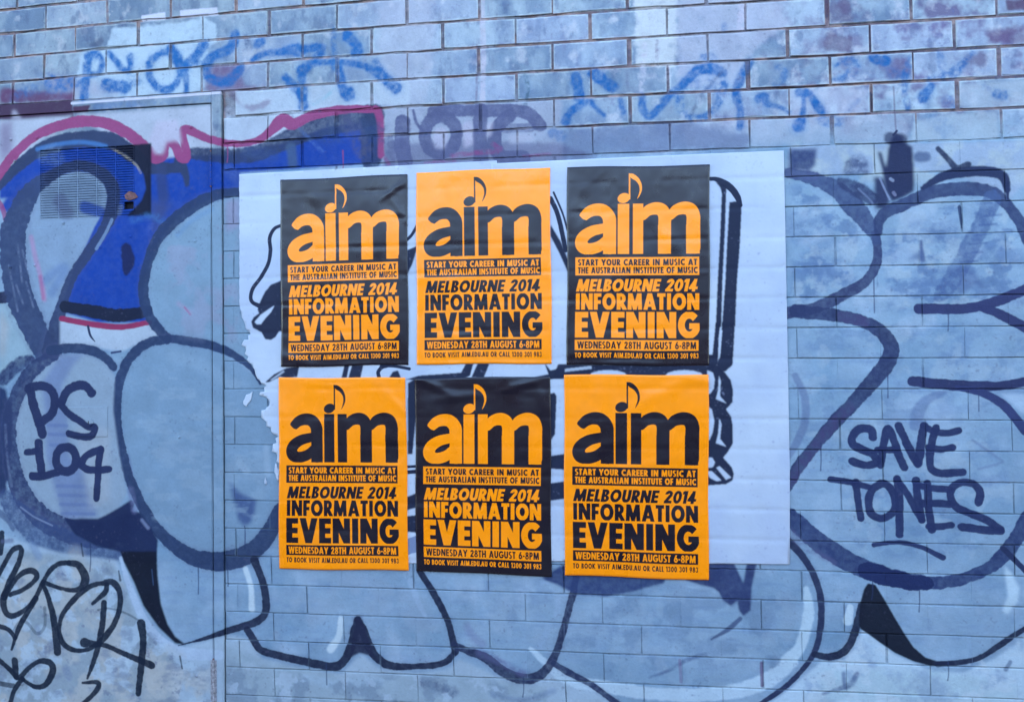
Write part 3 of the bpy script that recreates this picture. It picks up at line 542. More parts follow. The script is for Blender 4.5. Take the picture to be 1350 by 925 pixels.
sv([(1050, 535), (1062, 470), (1020, 415), (950, 402), (885, 430), (865, 490), (900, 560), (980, 600), (1100, 650), (1195, 710)], 10); sv([(1195, 722), (1080, 715), (940, 695)], 11)
sv([(360, 815), (450, 800), (560, 800), (680, 832), (750, 865), (815, 898)], [6, 6, 6, 6, 7, 8])

for x_, y_, l_, c_ in ((1152, 372, 40, RV), (1170, 490, 34, RV), (1082, 590, 30, RV), (1250, 414, 22, RV), (1290, 516, 26, RV), (1212, 776, 30, NAVY), (1150, 764, 26, NAVY), (262, 748, 34, PURP), (300, 750, 22, PURP), (120, 722, 30, PURP), (160, 560, 40, PURP), (430, 880, 22, PURP), (690, 898, 20, PURP), (1250, 878, 18, PURP), (452, 205, 20, MAG), (300, 198, 16, MAG)):
    st([(x_, y_-6), (x_+.5, y_+l_*.5), (x_+rng.uniform(-1, 1), y_+l_)], [2.2, 1.4, 1.6], c_, .7, .6)
# --- scribbles on the lower door
INK = (24, 34, 58)
def sc(p, wd=7, a=.93, t=(0, 4)): st(T(t[0], t[1], p), wd, INK, a, .9, tex=.1)
sc([(15, -190), (15, -130), (5, -60)], 7); sc([(-20, 110), (30, 20), (80, -70), (125, -95), (145, -70), (120, 20), (70, 120), (30, 230)], [6, 6, 6, 7, 7, 7, 8, 9])
sc([(70, 215), (140, 190), (210, 145), (248, 95), (225, 60), (170, 65), (110, 110), (60, 180), (25, 250), (40, 330), (90, 355), (160, 320), (230, 250), (290, 130), (340, 50), (400, 10), (460, 5)], [6, 6, 6, 7, 8, 7, 6, 8, 9, 8, 7, 6, 6, 6, 6, 6, 6])
sc([(460, 5), (520, 20), (560, 80), (565, 130), (530, 175), (470, 185), (380, 165), (290, 132)], [7, 9, 11, 11, 7, 5, 5, 6])
sc([(240, 240), (180, 340), (130, 430), (80, 575)], [8, 7, 7, 3]); sc([(-10, 420), (50, 440), (90, 480), (100, 500)], 6); sc([(90, 460), (130, 400), (180, 400), (250, 470), (300, 420), (300, 300)], 4, .45)
sc([(290, 150), (325, 240), (360, 380), (385, 590)], [5, 7, 9, 10])
sc([(715, 140), (640, 145), (560, 185), (480, 260), (415, 350), (395, 450), (425, 540), (500, 580), (580, 575), (680, 510), (760, 400), (795, 290), (790, 190), (750, 135), (700, 130)], [6, 6, 7, 7, 6, 6, 7, 6, 5, 8, 7, 7, 8, 9, 6])
sc([(710, 150), (695, 200), (615, 275)], [6, 7, 4]); sc([(690, 270), (680, 400), (655, 540), (620, 660), (580, 765)], [8, 8, 8, 6, 3]); sc([(560, 530), (600, 535), (700, 550), (850, 615), (1005, 680)], [12, 9, 6, 7, 9])
sc([(935, 405), (948, 520), (935, 680), (915, 865)], [11, 9, 9, 7]); sc([(650, 315), (720, 305), (830, 335), (930, 390)], 2.5, .5)
sc([(-10, 640), (60, 700), (125, 760), (190, 700), (260, 655), (330, 660), (355, 710), (320, 790), (270, 822), (210, 810), (150, 770)], [6, 6, 7, 6, 6, 8, 9, 8, 6, 5, 5]); sc([(150, 770), (100, 840), (70, 930)], [7, 6, 6]); sc([(100, 650), (112, 760)], [9, 7]); sc([(-10, 800), (90, 815)], 6, .8)
sc([(550, 795), (640, 790), (655, 820), (600, 890), (550, 930)], [3, 6, 7, 6, 5]); sc([(787, 60), (797, 120)], [2, 3], .8); sc([(1190, 620), (1205, 700)], [2, 2], .8); sc([(540, -120), (552, -40)], [2, 2], .7)
st([(-4, 672), (10, 684), (18, 697)], [8, 7, 5], (66, 80, 130), .7, 1.5); st([(4, 713), (16, 712)], 5, (80, 100, 150), .6, 2); st([(44, 718), (52, 732)], 10, (96, 134, 190), .5, 3)
# overall wear and grain
jn = noise(26, octs=3, aspect=.5)
WC.rgb = mix(WC.rgb, WC.rgb*.62, JO*(.22+.78*tb)*ramp(jn, .35, .6)*np.where(ZZ < DOOR_T, (XX > DOOR_R)*1., 1.).astype(np.float32)*.8)
WC.rgb = mix(WC.rgb, base((62, 74, 118)), blur((JO*(noise(7, octs=2) > .78)).astype(np.float32), 1)*(.5+.5*tb)*np.where(ZZ < DOOR_T, (XX > DOOR_R)*1., 1.).astype(np.float32)*.7)
cl = noise(40, octs=4); WC.rgb *= (1+(cl-.5)*.22)[..., None]
g = noise(4, octs=2)*.6+noise(22, octs=3)*.4
WC.rgb *= (1+(g-.5)*.16)[..., None]
sp_ = (noise(5, octs=2) > .80)*ramp(noise(60, octs=2), .45, .7)
WC.rgb = mix(WC.rgb, base((70, 80, 122)), (blur(sp_.astype(np.float32), 1)*.5).astype(np.float32))
hl = (noise(3, octs=1, aspect=.2) > .97).astype(np.float32)*ramp(noise(90, octs=2), .5, .7)
WC.rgb = mix(WC.rgb, base((170, 196, 236)), blur(hl, 1)*.25*ED)

def make_image(name, rgb):
    h, w_, _ = rgb.shape
    im = bpy.data.images.new(name, w_, h, alpha=False)
    a = np.ones((h, w_, 4), np.float32); a[..., :3] = l2s(rgb)[::-1]
    im.pixels.foreach_set(a.ravel()); im.update(); im.pack(); return im
IM_WALL = make_image('wall_paint', WC.rgb)
WC.rgb = None

# --- ink of the big paste-up
PC = Canvas(.0, -.17, int(2.05/.0013), int(1.52/.0013), .0013)
PSH = (PC.nz, PC.nx)
NF_W, NR_W, JO_W = NF, NR, JO
NF = noise(7, PSH, octs=2); NR = noise(12, PSH, octs=2); JO = np.zeros(PSH, np.float32)
pn = noise(120, PSH, octs=3)
PC.rgb[:] = mix(base((158, 194, 244)), base((168, 204, 249)), ramp(pn, .35, .65))
PB = (28, 34, 66); PP = (164, 200, 247)
def pk(p, wd, c=PB, a=.97): st(p, wd, c, a, .5, C=PC)
def pp(p, c=PB, a=.97, smooth=False): po(p, c, a, .5, smooth, C=PC)
pk([(372, 297), (362, 302), (356, 314), (357, 330), (354, 348), (344, 366), (334, 380), (331, 392), (334, 399), (344, 404)], [4, 4.5, 5, 5, 5, 5, 5, 5, 5, 6])
pp(T(1, 2, [(350, 190), (362, 150), (400, 70), (440, 25), (505, 0), (520, 0), (520, 330), (490, 335), (470, 370), (440, 390), (400, 385), (375, 340), (320, 310), (308, 270), (325, 240), (360, 215)]))
pp(T(1, 2, [(330, 272), (370, 225), (420, 190), (462, 162), (440, 205), (400, 250), (372, 288), (345, 288)]), PP); pp(T(1, 2, [(330, 110), (350, 138), (365, 130), (440, 40), (400, -20), (330, 40)]), PP, .0)
pp(T(1, 2, [(398, 670), (460, 615), (540, 575), (625, 560), (612, 632), (540, 642), (500, 632), (425, 668)])); pp(T(1, 2, [(430, 655), (520, 590), (530, 600), (450, 655)]), PP, .7)
pp(T(1, 2, [(903, 640), (922, 555), (955, 555), (938, 640)])); pp(T(1, 2, [(948, 640), (972, 555), (1048, 555), (1028, 640)]))
pk(T(1, 2, [(1150, 635), (1145, 600), (1170, 570), (1200, 560)]), 5); pp(T(1, 2, [(1215, 640), (1240, 600), (1275, 590), (1295, 640)])); pk(T(1, 2, [(1165, 560), (1250, 562), (1350, 580)]), 4)
def G4(p): return [(540+x/5, 430+y/5) for x, y in p]
pp(G4([(-20, 350), (60, 325), (340, 305), (372, 245), (422, 245), (400, 325), (350, 350), (100, 360)])); pp(G4([(408, 335), (450, 245), (528, 245), (490, 340)]))
pp(G4([(890, 240), (930, 290), (1000, 275), (1100, 262), (1350, 262), (1350, 300), (1240, 300), (1200, 320), (1030, 320), (1020, 350), (930, 350), (820, 335), (915, 315)])); 
po([(736, 480), (940, 480), (940, 500), (744, 500), (728, 498)], PB, .96, .6, C=PC)
for cx_ in (802, 902): pp([(cx_+25*math.cos(a*.5236), 495+7.5*math.sin(a*.5236)) for a in range(12)], PP)
pp([(780, 482), (745, 486), (745, 490), (780, 486)], PP, .8)
pp(G4([(930, 350), (1020, 345), (1010, 640), (930, 640)]), PP, .9)
# between the posters
pk([(537, 316), (543, 310), (550, 298)], 4); pp([(537, 330), (550, 324), (550, 328), (544, 348), (537, 362)])
pk([(726, 262), (736, 285), (746, 330)], 6); pk([(730, 254), (742, 282), (750, 310)], 2.5); pp([(726, 296), (740, 320), (750, 345), (750, 362), (738, 335), (726, 312)]); 
pp([(538, 505), (549, 498), (549, 548), (544, 598), (538, 598)]); pk([(536, 615), (552, 614)], 3.5); pk([(536, 622), (552, 621)], 5); pp([(536, 655), (552, 648), (552, 668), (536, 672)]); pp([(536, 680), (552, 678), (552, 702), (536, 700)])
pk([(538, 720), (550, 716)], 20, (84, 116, 178), .8)
pp([(722, 520), (731, 517), (734, 522), (732, 572), (727, 579), (722, 578)]); pp([(722, 601), (750, 597), (750, 619), (722, 617)]); pp([(722, 637), (750, 633), (750, 656), (722, 660)])
# the slab and fingers at the right
def RT(p): return [(870+x/5, 185+y/5) for x, y in p]
def RB(p): return [(870+x/4.022, 430+y/4.022) for x, y in p]
pk(RT([(325, 256), (370, 258), (420, 282), (470, 320), (510, 375), (530, 430)]), [5, 6, 9, 9, 8, 5]); pp(RT([(360, 270), (440, 300), (435, 350), (408, 350), (395, 310)]))
pp(RT([(408, 325), (436, 340), (430, 560), (412, 925), (404, 1230), (367, 1230), (380, 925), (396, 620)]))
pp(RT([(457, 408), (500, 405), (535, 400), (538, 450), (526, 700), (508, 925), (495, 1225), (408, 1225), (430, 925), (440, 700)]))
pp(RB([(295, -20), (322, -20), (312, 60), (308, 200), (290, 215), (255, 215), (255, 150), (278, 150)])); pp(RB([(328, -20), (398, -20), (390, 120), (385, 205), (345, 240), (315, 240), (300, 200), (318, 150)]))
pp(RB([(318, 20), (330, 20), (316, 170), (310, 170)]), PP)
pp(RB([(250, 205), (305, 205), (345, 245), (375, 285), (386, 330), (386, 400), (350, 440), (378, 480), (386, 530), (386, 620), (360, 665), (335, 695), (380, 745), (392, 780), (385, 815), (350, 835), (250, 842)]))
pp(RB([(250, 232), (280, 245), (290, 280), (285, 330), (265, 358), (250, 360)]), PP); pp(RB([(312, 262), (322, 290), (318, 370), (352, 408), (296, 385), (308, 340)]), PP)
pp(RB([(250, 418), (275, 440), (288, 500), (280, 560), (262, 602), (250, 604)]), PP); pp(RB([(315, 485), (326, 520), (318, 595), (352, 638), (296, 618), (308, 570)]), PP)
pp(RB([(250, 692), (278, 696), (292, 720), (280, 745), (250, 750)]), PP); pp(RB([(250, 768), (275, 765), (325, 815), (300, 820), (262, 800)]), PP); pp(RB([(298, 748), (315, 740), (378, 800), (350, 812)]), PP)
sk = (noise(3.2, PSH) > .90)*ramp(noise(40, PSH, octs=2), .45, .65)
PC.rgb = mix(PC.rgb, base((116, 142, 196)), blur(sk.astype(np.float32), 1)*.55)
PC.rgb *= (1+(noise(30, PSH, octs=3)-.5)*.08)[..., None]
IM_PASTE = make_image('paste_up_ink', PC.rgb)

# --- poster print: one ink mask, printed dark on orange and orange on dark
QW, QH = 1200, 1680
INKM = np.zeros((QH, QW), np.float32)
def seg(X, Y, x0, y0, x1, y1, t):
    dx, dy = x1-x0, y1-y0; L = math.hypot(dx, dy); dx /= L; dy /= L
    s = (X-x0)*dx+(Y-y0)*dy; d = np.abs((X-x0)*dy-(Y-y0)*dx)
    return (d <= t/2) & (s >= 0) & (s <= L)
def arc(X, Y, cx, cy_, rx, ry, a0, a1, t, ty=None):
    ty = ty or t
    o = ((X-cx)/rx)**2+((Y-cy_)/ry)**2 <= 1
    i = ((X-cx)/max(rx-t, .01))**2+((Y-cy_)/max(ry-ty, .01))**2 < 1
    A = np.degrees(np.arctan2((Y-cy_)/ry, (X-cx)/rx)) % 360
    a0 %= 360; a1 %= 360
    an = (A >= a0) & (A <= a1) if a0 < a1 else ((A >= a0) | (A <= a1))
    if a0 == a1: an = A > -1
    return o & ~i & an
WID = dict(A=.84, B=.62, C=.70, D=.72, E=.54, F=.50, G=.84, H=.70, I=.31, K=.70, L=.46, M=.98, N=.78, O=.88, P=.58, R=.64, S=.56, T=.54, U=.68, V=.80, W=1.16, Y=.76)
WID.update({'.': .2, '-': .32, ' ': .34, '0': .66, '1': .36, '2': .6, '3': .58, '4': .66, '6': .62, '8': .62, '9': .62})
def glyph(ch, X, Y, t):
    w_ = WID[ch]; h = t/2; tb = t*.82
    V = lambda x: (np.abs(X-x) <= h)
    Hb = lambda y, a, b: (np.abs(Y-y) <= tb/2) & (X >= a) & (X <= b)
    Z = X < -9
    if ch == 'I': return V(w_/2)
    if ch == 'L': return V(h) | Hb(tb/2, 0, w_)
    if ch == 'E': return V(h) | Hb(tb/2, 0, w_) | Hb(.5, 0, w_*.95) | Hb(1-tb/2, 0, w_)
    if ch == 'F': return V(h) | Hb(.47, 0, w_*.92) | Hb(1-tb/2, 0, w_)
    if ch == 'H': return V(h) | V(w_-h) | Hb(.5, 0, w_)
    if ch == 'T': return V(w_/2) | Hb(1-tb/2, 0, w_)
    if ch == 'A': return seg(X, Y, -.04+h*.9, -.2, w_/2-h*.1+.04, 1.15, t) | seg(X, Y, w_+.04-h*.9, -.2, w_/2+h*.1-.04, 1.15, t) | ((np.abs(Y-.27) < tb*.42) & (np.abs(X-w_/2) < .25))
    if ch == 'V': return seg(X, Y, -.04+h*.9, 1.2, w_/2+.03, -.15, t) | seg(X, Y, w_+.04-h*.9, 1.2, w_/2-.03, -.15, t)
    if ch == 'W': return seg(X, Y, h*.7, 1.2, w_*.30, -.2, t*.92) | seg(X, Y, w_*.5, 1.2, w_*.27, -.2, t*.92) | seg(X, Y, w_*.5, 1.2, w_*.73, -.2, t*.92) | seg(X, Y, w_-h*.7, 1.2, w_*.70, -.2, t*.92)
    if ch == 'M': return seg(X, Y, h, -.2, h+.06, 1.2, t) | seg(X, Y, w_-h, -.2, w_-h-.06, 1.2, t) | seg(X, Y, h, 1.2, w_/2+.02, .02, t) | seg(X, Y, w_-h, 1.2, w_/2-.02, .02, t)
    if ch == 'N': return V(h) | V(w_-h) | seg(X, Y, h-.07, 1.15, w_-h+.07, -.15, t)
    if ch == 'Y': return ((np.abs(X-w_/2) < h) & (Y < .5)) | (seg(X, Y, 0, 1.2, w_/2+.05, .32, t)) | (seg(X, Y, w_, 1.2, w_/2-.05, .32, t))
    if ch == 'K': return V(h) | seg(X, Y, w_+.02, 1.15, .12, .40, t*.95) | seg(X, Y, .22, .62, w_+.03, -.15, t)
    if ch == 'O': return arc(X, Y, w_/2, .5, w_/2, .52, 0, 0, t)
    if ch == '0': return arc(X, Y, w_/2, .5, w_/2, .51, 0, 0, t*.9)
    if ch == 'C': return arc(X, Y, .48, .5, .48, .52, 48, 312, t) & (X < w_)
    if ch == 'G': return (arc(X, Y, .45, .5, .45, .52, 42, 360, t) | ((np.abs(Y-.46) < tb*.5) & (X > .45) & (X < .86))) & (X < .88)
    if ch == 'D': return V(h) | (arc(X, Y, .22, .5, w_-.22, .5, 270, 90, t, tb)) | Hb(tb/2, 0, .23) | Hb(1-tb/2, 0, .23)
    if ch == 'B': return V(h) | arc(X, Y, .32, .27, .30, .27, 270, 90, t, tb*.9) | arc(X, Y, .30, .75, .27, .25, 270, 90, t, tb*.9) | ((np.abs(Y-.5) < tb*.45) & (X < .33) & (X > 0)) | Hb(tb/2, 0, .33) | Hb(1-tb/2, 0, .31)
    if ch == 'P': return V(h) | arc(X, Y, .28, .68, .30, .32, 270, 90, t, tb*.9) | Hb(1-tb/2, 0, .29) | ((np.abs(Y-.36-tb*.45) < tb*.45) & (X < .29) & (X > 0))
    if ch == 'R': return V(h) | arc(X, Y, .29, .69, .31, .31, 270, 90, t, tb*.9) | Hb(1-tb/2, 0, .3) | ((np.abs(Y-.38-tb*.45) < tb*.45) & (X < .3) & (X > 0)) | seg(X, Y, .25, .5, w_+.02, -.18, t)
    if ch == 'U': return ((V(h) | V(w_-h)) & (Y > .33)) | (arc(X, Y, w_/2, .34, w_/2, .36, 180, 359.9, t))
    if ch == 'S': return arc(X, Y, .28, .73, .27, .28, 35, 270, t*.9, tb*.95) | arc(X, Y, .28, .27, .28, .28, 215, 90, t*.9, tb*.95)
    if ch == '1': return V(w_-h) | seg(X, Y, -.05, .78, .3, 1.02, t*.8)
    if ch == '2': return (arc(X, Y, .3, .7, .3, .31, 0, 180, t*.9) & (Y > .64)) | seg(X, Y, .50, .72, .10, .08, t*.95) | Hb(tb/2, 0, w_)
    if ch == '3': return arc(X, Y, .27, .74, .26, .27, 270, 170, t*.9, tb*.9) | arc(X, Y, .27, .27, .29, .28, 190, 90, t*.9, tb*.9)
    if ch == '4': return (np.abs(X-w_+t*1.05) < h*.95) | Hb(.28, 0, w_) | seg(X, Y, .05, .2, .46, 1.1, t*.8)
    if ch == '8': return arc(X, Y, .31, .74, .27, .27, 0, 0, t*.85, tb*.85) | arc(X, Y, .31, .28, .31, .29, 0, 0, t*.85, tb*.85)
    if ch == '6': return arc(X, Y, .31, .33, .31, .34, 0, 0, t*.9) | seg(X, Y, .10, .42, .42, 1.05, t*.9)
    if ch == '9': return arc(X, Y, .31, .67, .31, .34, 0, 0, t*.9) | seg(X, Y, .52, .58, .20, -.05, t*.9)
    if ch == '.': return (X < t) & (Y < t) & (X > 0)
    if ch == '-': return (np.abs(Y-.42) < tb*.5) & (X > .02) & (X < .3)
    return Z
def text(s, x0, x1, y0, y1, t=.24, sp=.07, val=1., slant=0.):
    """x in 0..1 of the width, y in 0..1 of the height measured downwards"""
    tot = sum(WID[c] for c in s)+sp*(len(s)-1); u = (x1-x0)*QW/(tot+abs(slant)); H_ = (y1-y0)*QH
    px = x0*QW; ss = 2
    for c in s:
        wd = WID[c]*u
        if c != ' ':
            a = int(px-4); b = int(px+wd+slant*u+6); e = int(y0*QH-2); f = int(y1*QH+3)
            xs = (np.arange(a*ss, b*ss)+.5)/ss; ys = (np.arange(e*ss, f*ss)+.5)/ss
            Y = (y1*QH-ys)[:, None]/H_+xs[None]*0; X = (xs[None]-px)/u-slant*Y
            g_ = glyph(c, X, Y, t) & (Y >= 0) & (Y <= 1) & (X >= -.03) & (X <= WID[c]+.03)
            g_ = g_.reshape(f-e, ss, b-a, ss).mean((1, 3)).astype(np.float32)
            sl_ = INKM[e:f, a:b]; sl_[:] = sl_*(1-g_)+val*g_
        px += wd+sp*u
def nx_(x): return (x-42)/609*QW
def ny_(y): return (y-47)/850*QH
def cap(pts, wd, smooth=True, val=1.):
    p = np.array([(nx_(x), ny_(y)) for x, y in pts]); k_ = QW/609
    wds = np.interp(np.linspace(0, 1, len(p)), np.linspace(0, 1, np.size(wd)), np.atleast_1d(wd))*k_
    q = np.column_stack([p, wds]); q = cat(q, 8) if smooth else q
    for i in range(len(q)-1):
        a, b = q[i], q[i+1]; m = max(a[2], b[2])/2+3
        u0, u1 = max(0, int(min(a[0], b[0])-m)), min(QW, int(max(a[0], b[0])+m)); v0, v1 = max(0, int(min(a[1], b[1])-m)), min(QH, int(max(a[1], b[1])+m))
        X = np.arange(u0, u1)[None]+.5; Y = np.arange(v0, v1)[:, None]+.5; d = (b-a)[:2]
        t = np.clip(((X-a[0])*d[0]+(Y-a[1])*d[1])/(d@d+1e-9), 0, 1)
        dd = np.hypot(X-a[0]-t*d[0], Y-a[1]-t*d[1])-(a[2]*(1-t)+b[2]*t)/2
        g_ = np.clip(.5-dd, 0, 1); s_ = INKM[v0:v1, u0:u1]
        if val: np.maximum(s_, g_, out=s_)
        else: np.minimum(s_, 1-g_, out=s_)
def box(x0, y0, x1, y1, val=1.): INKM[int(ny_(y0)):int(ny_(y1)), int(nx_(x0)):int(nx_(x1))] = val
# a
cap([(118, 258), (140, 240), (168, 232), (198, 236), (220, 258), (227, 290), (227, 396)], [42, 48, 52, 54, 56, 57, 57]); box(199, 300, 255, 423)
cap([(84, 262), (104, 282), (128, 292)], 26, val=0.)
cap([(229, 306), (190, 314), (150, 324), (118, 344), (104, 368), (110, 390), (130, 400), (158, 398), (188, 386), (215, 362), (232, 340)], [38, 42, 46, 50, 54, 55, 50, 48, 46, 42, 34])
box(70, 424, 260, 434, 0.)
# i with the note for its dot
box(262, 208, 311, 423)
th = np.arange(0, 2*math.pi, .1)
YY_, XX_ = np.mgrid[0:QH, 0:QW].astype(np.float32)
ex, ey = XX_-nx_(287), YY_-ny_(183); ca, sa = math.cos(-.35), math.sin(-.35); k_ = QW/609
el = ((ex*ca+ey*sa)/(27*k_))**2+((ey*ca-ex*sa)/(21*k_))**2; INKM = np.maximum(INKM, np.clip((1-el)*30+.5, 0, 1)).astype(np.float32)
box(309, 78, 316, 190)
cap([(313, 82), (326, 90), (345, 104), (358, 126), (360, 150), (354, 170), (346, 186)], [8, 20, 17, 12, 9, 6, 2])
# m
box(327, 208, 371, 423); cap([(371, 262), (392, 238), (424, 229), (450, 237), (462, 262), (462, 300), (462, 398)], [34, 46, 53, 55, 55, 54, 54]); box(434, 300, 489, 423); 
cap([(487, 262), (510, 238), (545, 229), (572, 238), (583, 264), (583, 300), (583, 398)], [34, 46, 54, 57, 58, 58, 58]); box(553, 300, 609, 423)
box(311, 200, 327, 423, 0.) ; box(318, 208, 320, 423, .0); box(255, 208, 262, 430, 0.); box(255, 423.5, 620, 434, 0.)
def ux(x): return (x-42)/609
def vy(y): return (y-47)/850
box(78, 437, 607, 514); box(78, 790, 607, 835)
text("START YOUR CAREER IN MUSIC AT", ux(89), ux(598), vy(445), vy(472), .26, .10, 0.)
text("THE AUSTRALIAN INSTITUTE OF MUSIC", ux(89), ux(600), vy(479), vy(506), .26, .09, 0.)
text("MELBOURNE 2014", ux(80), ux(608), vy(530), vy(583), .26, .07, 1., .20)
text("INFORMATION", ux(79), ux(608), vy(591), vy(661), .26, .075)
text("EVENING", ux(78), ux(608), vy(670), vy(781), .275, .07)
text("WEDNESDAY 28TH AUGUST 6-8PM", ux(88), ux(597), vy(797), vy(828), .24, .10, 0.)
text("TO BOOK VISIT AIM.EDU.AU OR CALL 1300 301 983", ux(78), ux(607), vy(845), vy(867), .25, .12)
del XX_, YY_, ex, ey, el
OR = np.array([.93, .235, .0], np.float32); DK = np.array([.009, .006, .010], np.float32)
pn = noise(200, (QH, QW), octs=3)
edge = np.ones((QH, QW), np.float32)
def print_img(name, ink, paper, seed):
    m = blur(INKM, 1)[..., None]; r = noise(3, (QH, QW), seed=seed)[..., None]
    im_ = paper*(1-m)+ink*m
    im_ = im_*(1+(noise(60, (QH, QW), octs=3, seed=seed+5)[..., None]-.5)*.10)
    return make_image(name, im_)
IM_OB = print_img('print_dark_on_orange', DK, OR, 11)
IM_BO = print_img('print_orange_on_dark', OR, DK, 12)

# ------------------------------------------------------------------ materials
def mat(name, rough=.8, spec=.4):
    m = bpy.data.materials.new(name); m.use_nodes = True
    b = m.node_tree.nodes['Principled BSDF']; b.inputs['Roughness'].default_value = rough; b.inputs['Specular IOR Level'].default_value = spec
    return m, m.node_tree, b
def N(t, ty, **kw):
    n = t.nodes.new(ty)
    for k_, v in kw.items(): setattr(n, k_, v)
    return n
def wallmap(t, im, x0, z1, wx, hz, ext='EXTEND'):
    g_ = N(t, 'ShaderNodeNewGeometry'); s_ = N(t, 'ShaderNodeSeparateXYZ'); t.links.new(g_.outputs['Position'], s_.inputs[0])
    a = N(t, 'ShaderNodeMapRange', clamp=False); b = N(t, 'ShaderNodeMapRange', clamp=False)
    a.inputs[1].default_value, a.inputs[2].default_value = x0, x0+wx
    b.inputs[1].default_value, b.inputs[2].default_value = z1-hz, z1
    t.links.new(s_.outputs[0], a.inputs[0]); t.links.new(s_.outputs[2], b.inputs[0])
    c = N(t, 'ShaderNodeCombineXYZ'); t.links.new(a.outputs[0], c.inputs[0]); t.links.new(b.outputs[0], c.inputs[1])
    i_ = N(t, 'ShaderNodeTexImage', image=im, extension=ext, interpolation='Linear'); t.links.new(c.outputs[0], i_.inputs[0])
    return i_, g_
def rgb(c): 
    v = base(c); return (float(v[0]), float(v[1]), float(v[2]), 1)
def nz(t, g_, scale, detail=4, rough=.6):
    n = N(t, 'ShaderNodeTexNoise'); n.inputs['Scale'].default_value = scale; n.inputs['Detail'].default_value = detail; n.inputs['Roughness'].default_value = rough
    t.links.new(g_.outputs['Position'], n.inputs['Vector']); return n
def wall_material(name, r0, r1, bumps, spec=.12):
    m, t, b = mat(name, .8, spec)
    i_, g_ = wallmap(t, IM_WALL, MX0, MZ1, NX*RES, NZ*RES, 'CLIP')
    far = nz(t, g_, 5, 5); cr_ = N(t, 'ShaderNodeValToRGB'); t.links.new(far.outputs[0], cr_.inputs[0])
    cr_.color_ramp.elements[0].position = .35; cr_.color_ramp.elements[0].color = rgb((104, 134, 188)); cr_.color_ramp.elements[1].position = .65; cr_.color_ramp.elements[1].color = rgb((134, 160, 208))
    mx = N(t, 'ShaderNodeMix', data_type='RGBA'); t.links.new(i_.outputs['Alpha'], mx.inputs[0]); t.links.new(cr_.outputs[0], mx.inputs[6]); t.links.new(i_.outputs[0], mx.inputs[7])
    t.links.new(mx.outputs[2], b.inputs['Base Color'])
    rn = nz(t, g_, 14, 5); mr = N(t, 'ShaderNodeMapRange'); mr.inputs[3].default_value = r0; mr.inputs[4].default_value = r1
    t.links.new(rn.outputs[0], mr.inputs[0]); t.links.new(mr.outputs[0], b.inputs['Roughness'])
    prev = None
    for sc_, st_, ds in bumps:
        n = nz(t, g_, sc_, 5, .65); bp = N(t, 'ShaderNodeBump'); bp.inputs['Strength'].default_value = st_; bp.inputs['Distance'].default_value = ds
        t.links.new(n.outputs[0], bp.inputs['Height'])
        if prev: t.links.new(prev.outputs[0], bp.inputs['Normal'])
        prev = bp
    t.links.new(prev.outputs[0], b.inputs['Normal']); return m
M_BRICK = wall_material('painted_brick', .55, .85, [(70, .5, .004), (420, .5, .0012)])
M_MORTAR = wall_material('painted_mortar', .7, .95, [(120, .8, .004), (500, .6, .0015)])
M_METAL = wall_material('painted_steel', .5, .75, [(4, .35, .02), (60, .15, .001)], .07)
def plain(name, c, rough=.8, bump=0, spec=.4, metallic=0, var=.2, scale=20):
    m, t, b = mat(name, rough, spec); g_ = N(t, 'ShaderNodeNewGeometry'); n = nz(t, g_, scale)
    cr_ = N(t, 'ShaderNodeValToRGB'); t.links.new(n.outputs[0], cr_.inputs[0]); v = base(c)
    cr_.color_ramp.elements[0].position = .3; cr_.color_ramp.elements[1].position = .7
    cr_.color_ramp.elements[0].color = (*[float(q*(1-var)) for q in v], 1); cr_.color_ramp.elements[1].color = (*[float(min(1, q*(1+var))) for q in v], 1)
    t.links.new(cr_.outputs[0], b.inputs['Base Color']); b.inputs['Metallic'].default_value = metallic
    if bump:
        bp = N(t, 'ShaderNodeBump'); bp.inputs['Distance'].default_value = bump; t.links.new(n.outputs[0], bp.inputs['Height']); t.links.new(bp.outputs[0], b.inputs['Normal'])
    return m
M_DARK = plain('dark_cavity', (20, 22, 40), .9)
M_RUST = plain('rusty_steel', (96, 74, 84), .85, .002, var=.5, scale=90)
M_CONC = plain('concrete', (150, 150, 160), .9, .002, var=.25, scale=3)
M_ASPH = plain('asphalt', (70, 72, 80), .95, .003, var=.3, scale=60)
def paste_material():
    m, t, b = mat('pasted_paper', .65, .15); i_, g_ = wallmap(t, IM_PASTE, PC.x0, PC.z1, PC.nx*PC.res, PC.nz*PC.res); t.links.new(i_.outputs[0], b.inputs['Base Color'])
    n = nz(t, g_, 12, 4); bp = N(t, 'ShaderNodeBump'); bp.inputs['Strength'].default_value = .4; bp.inputs['Distance'].default_value = .006
    t.links.new(n.outputs[0], bp.inputs['Height']); t.links.new(bp.outputs[0], b.inputs['Normal']); return m
M_PASTE = paste_material()
def poster_material(name, im):
    m, t, b = mat(name, .3, .34); u = N(t, 'ShaderNodeUVMap', uv_map='UVMap'); i_ = N(t, 'ShaderNodeTexImage', image=im, extension='EXTEND'); t.links.new(u.outputs[0], i_.inputs[0])
    g_ = N(t, 'ShaderNodeNewGeometry'); t.links.new(i_.outputs[0], b.inputs['Base Color'])
    rn = nz(t, g_, 9, 3); mr = N(t, 'ShaderNodeMapRange'); mr.inputs[1].default_value = .3; mr.inputs[2].default_value = .7; mr.inputs[3].default_value = .2; mr.inputs[4].default_value = .42
    t.links.new(rn.outputs[0], mr.inputs[0]); t.links.new(mr.outputs[0], b.inputs['Roughness'])
    n = nz(t, g_, 8, 2, .5); bp = N(t, 'ShaderNodeBump'); bp.inputs['Strength'].default_value = .4; bp.inputs['Distance'].default_value = .012
    t.links.new(n.outputs[0], bp.inputs['Height']); t.links.new(bp.outputs[0], b.inputs['Normal']); return m
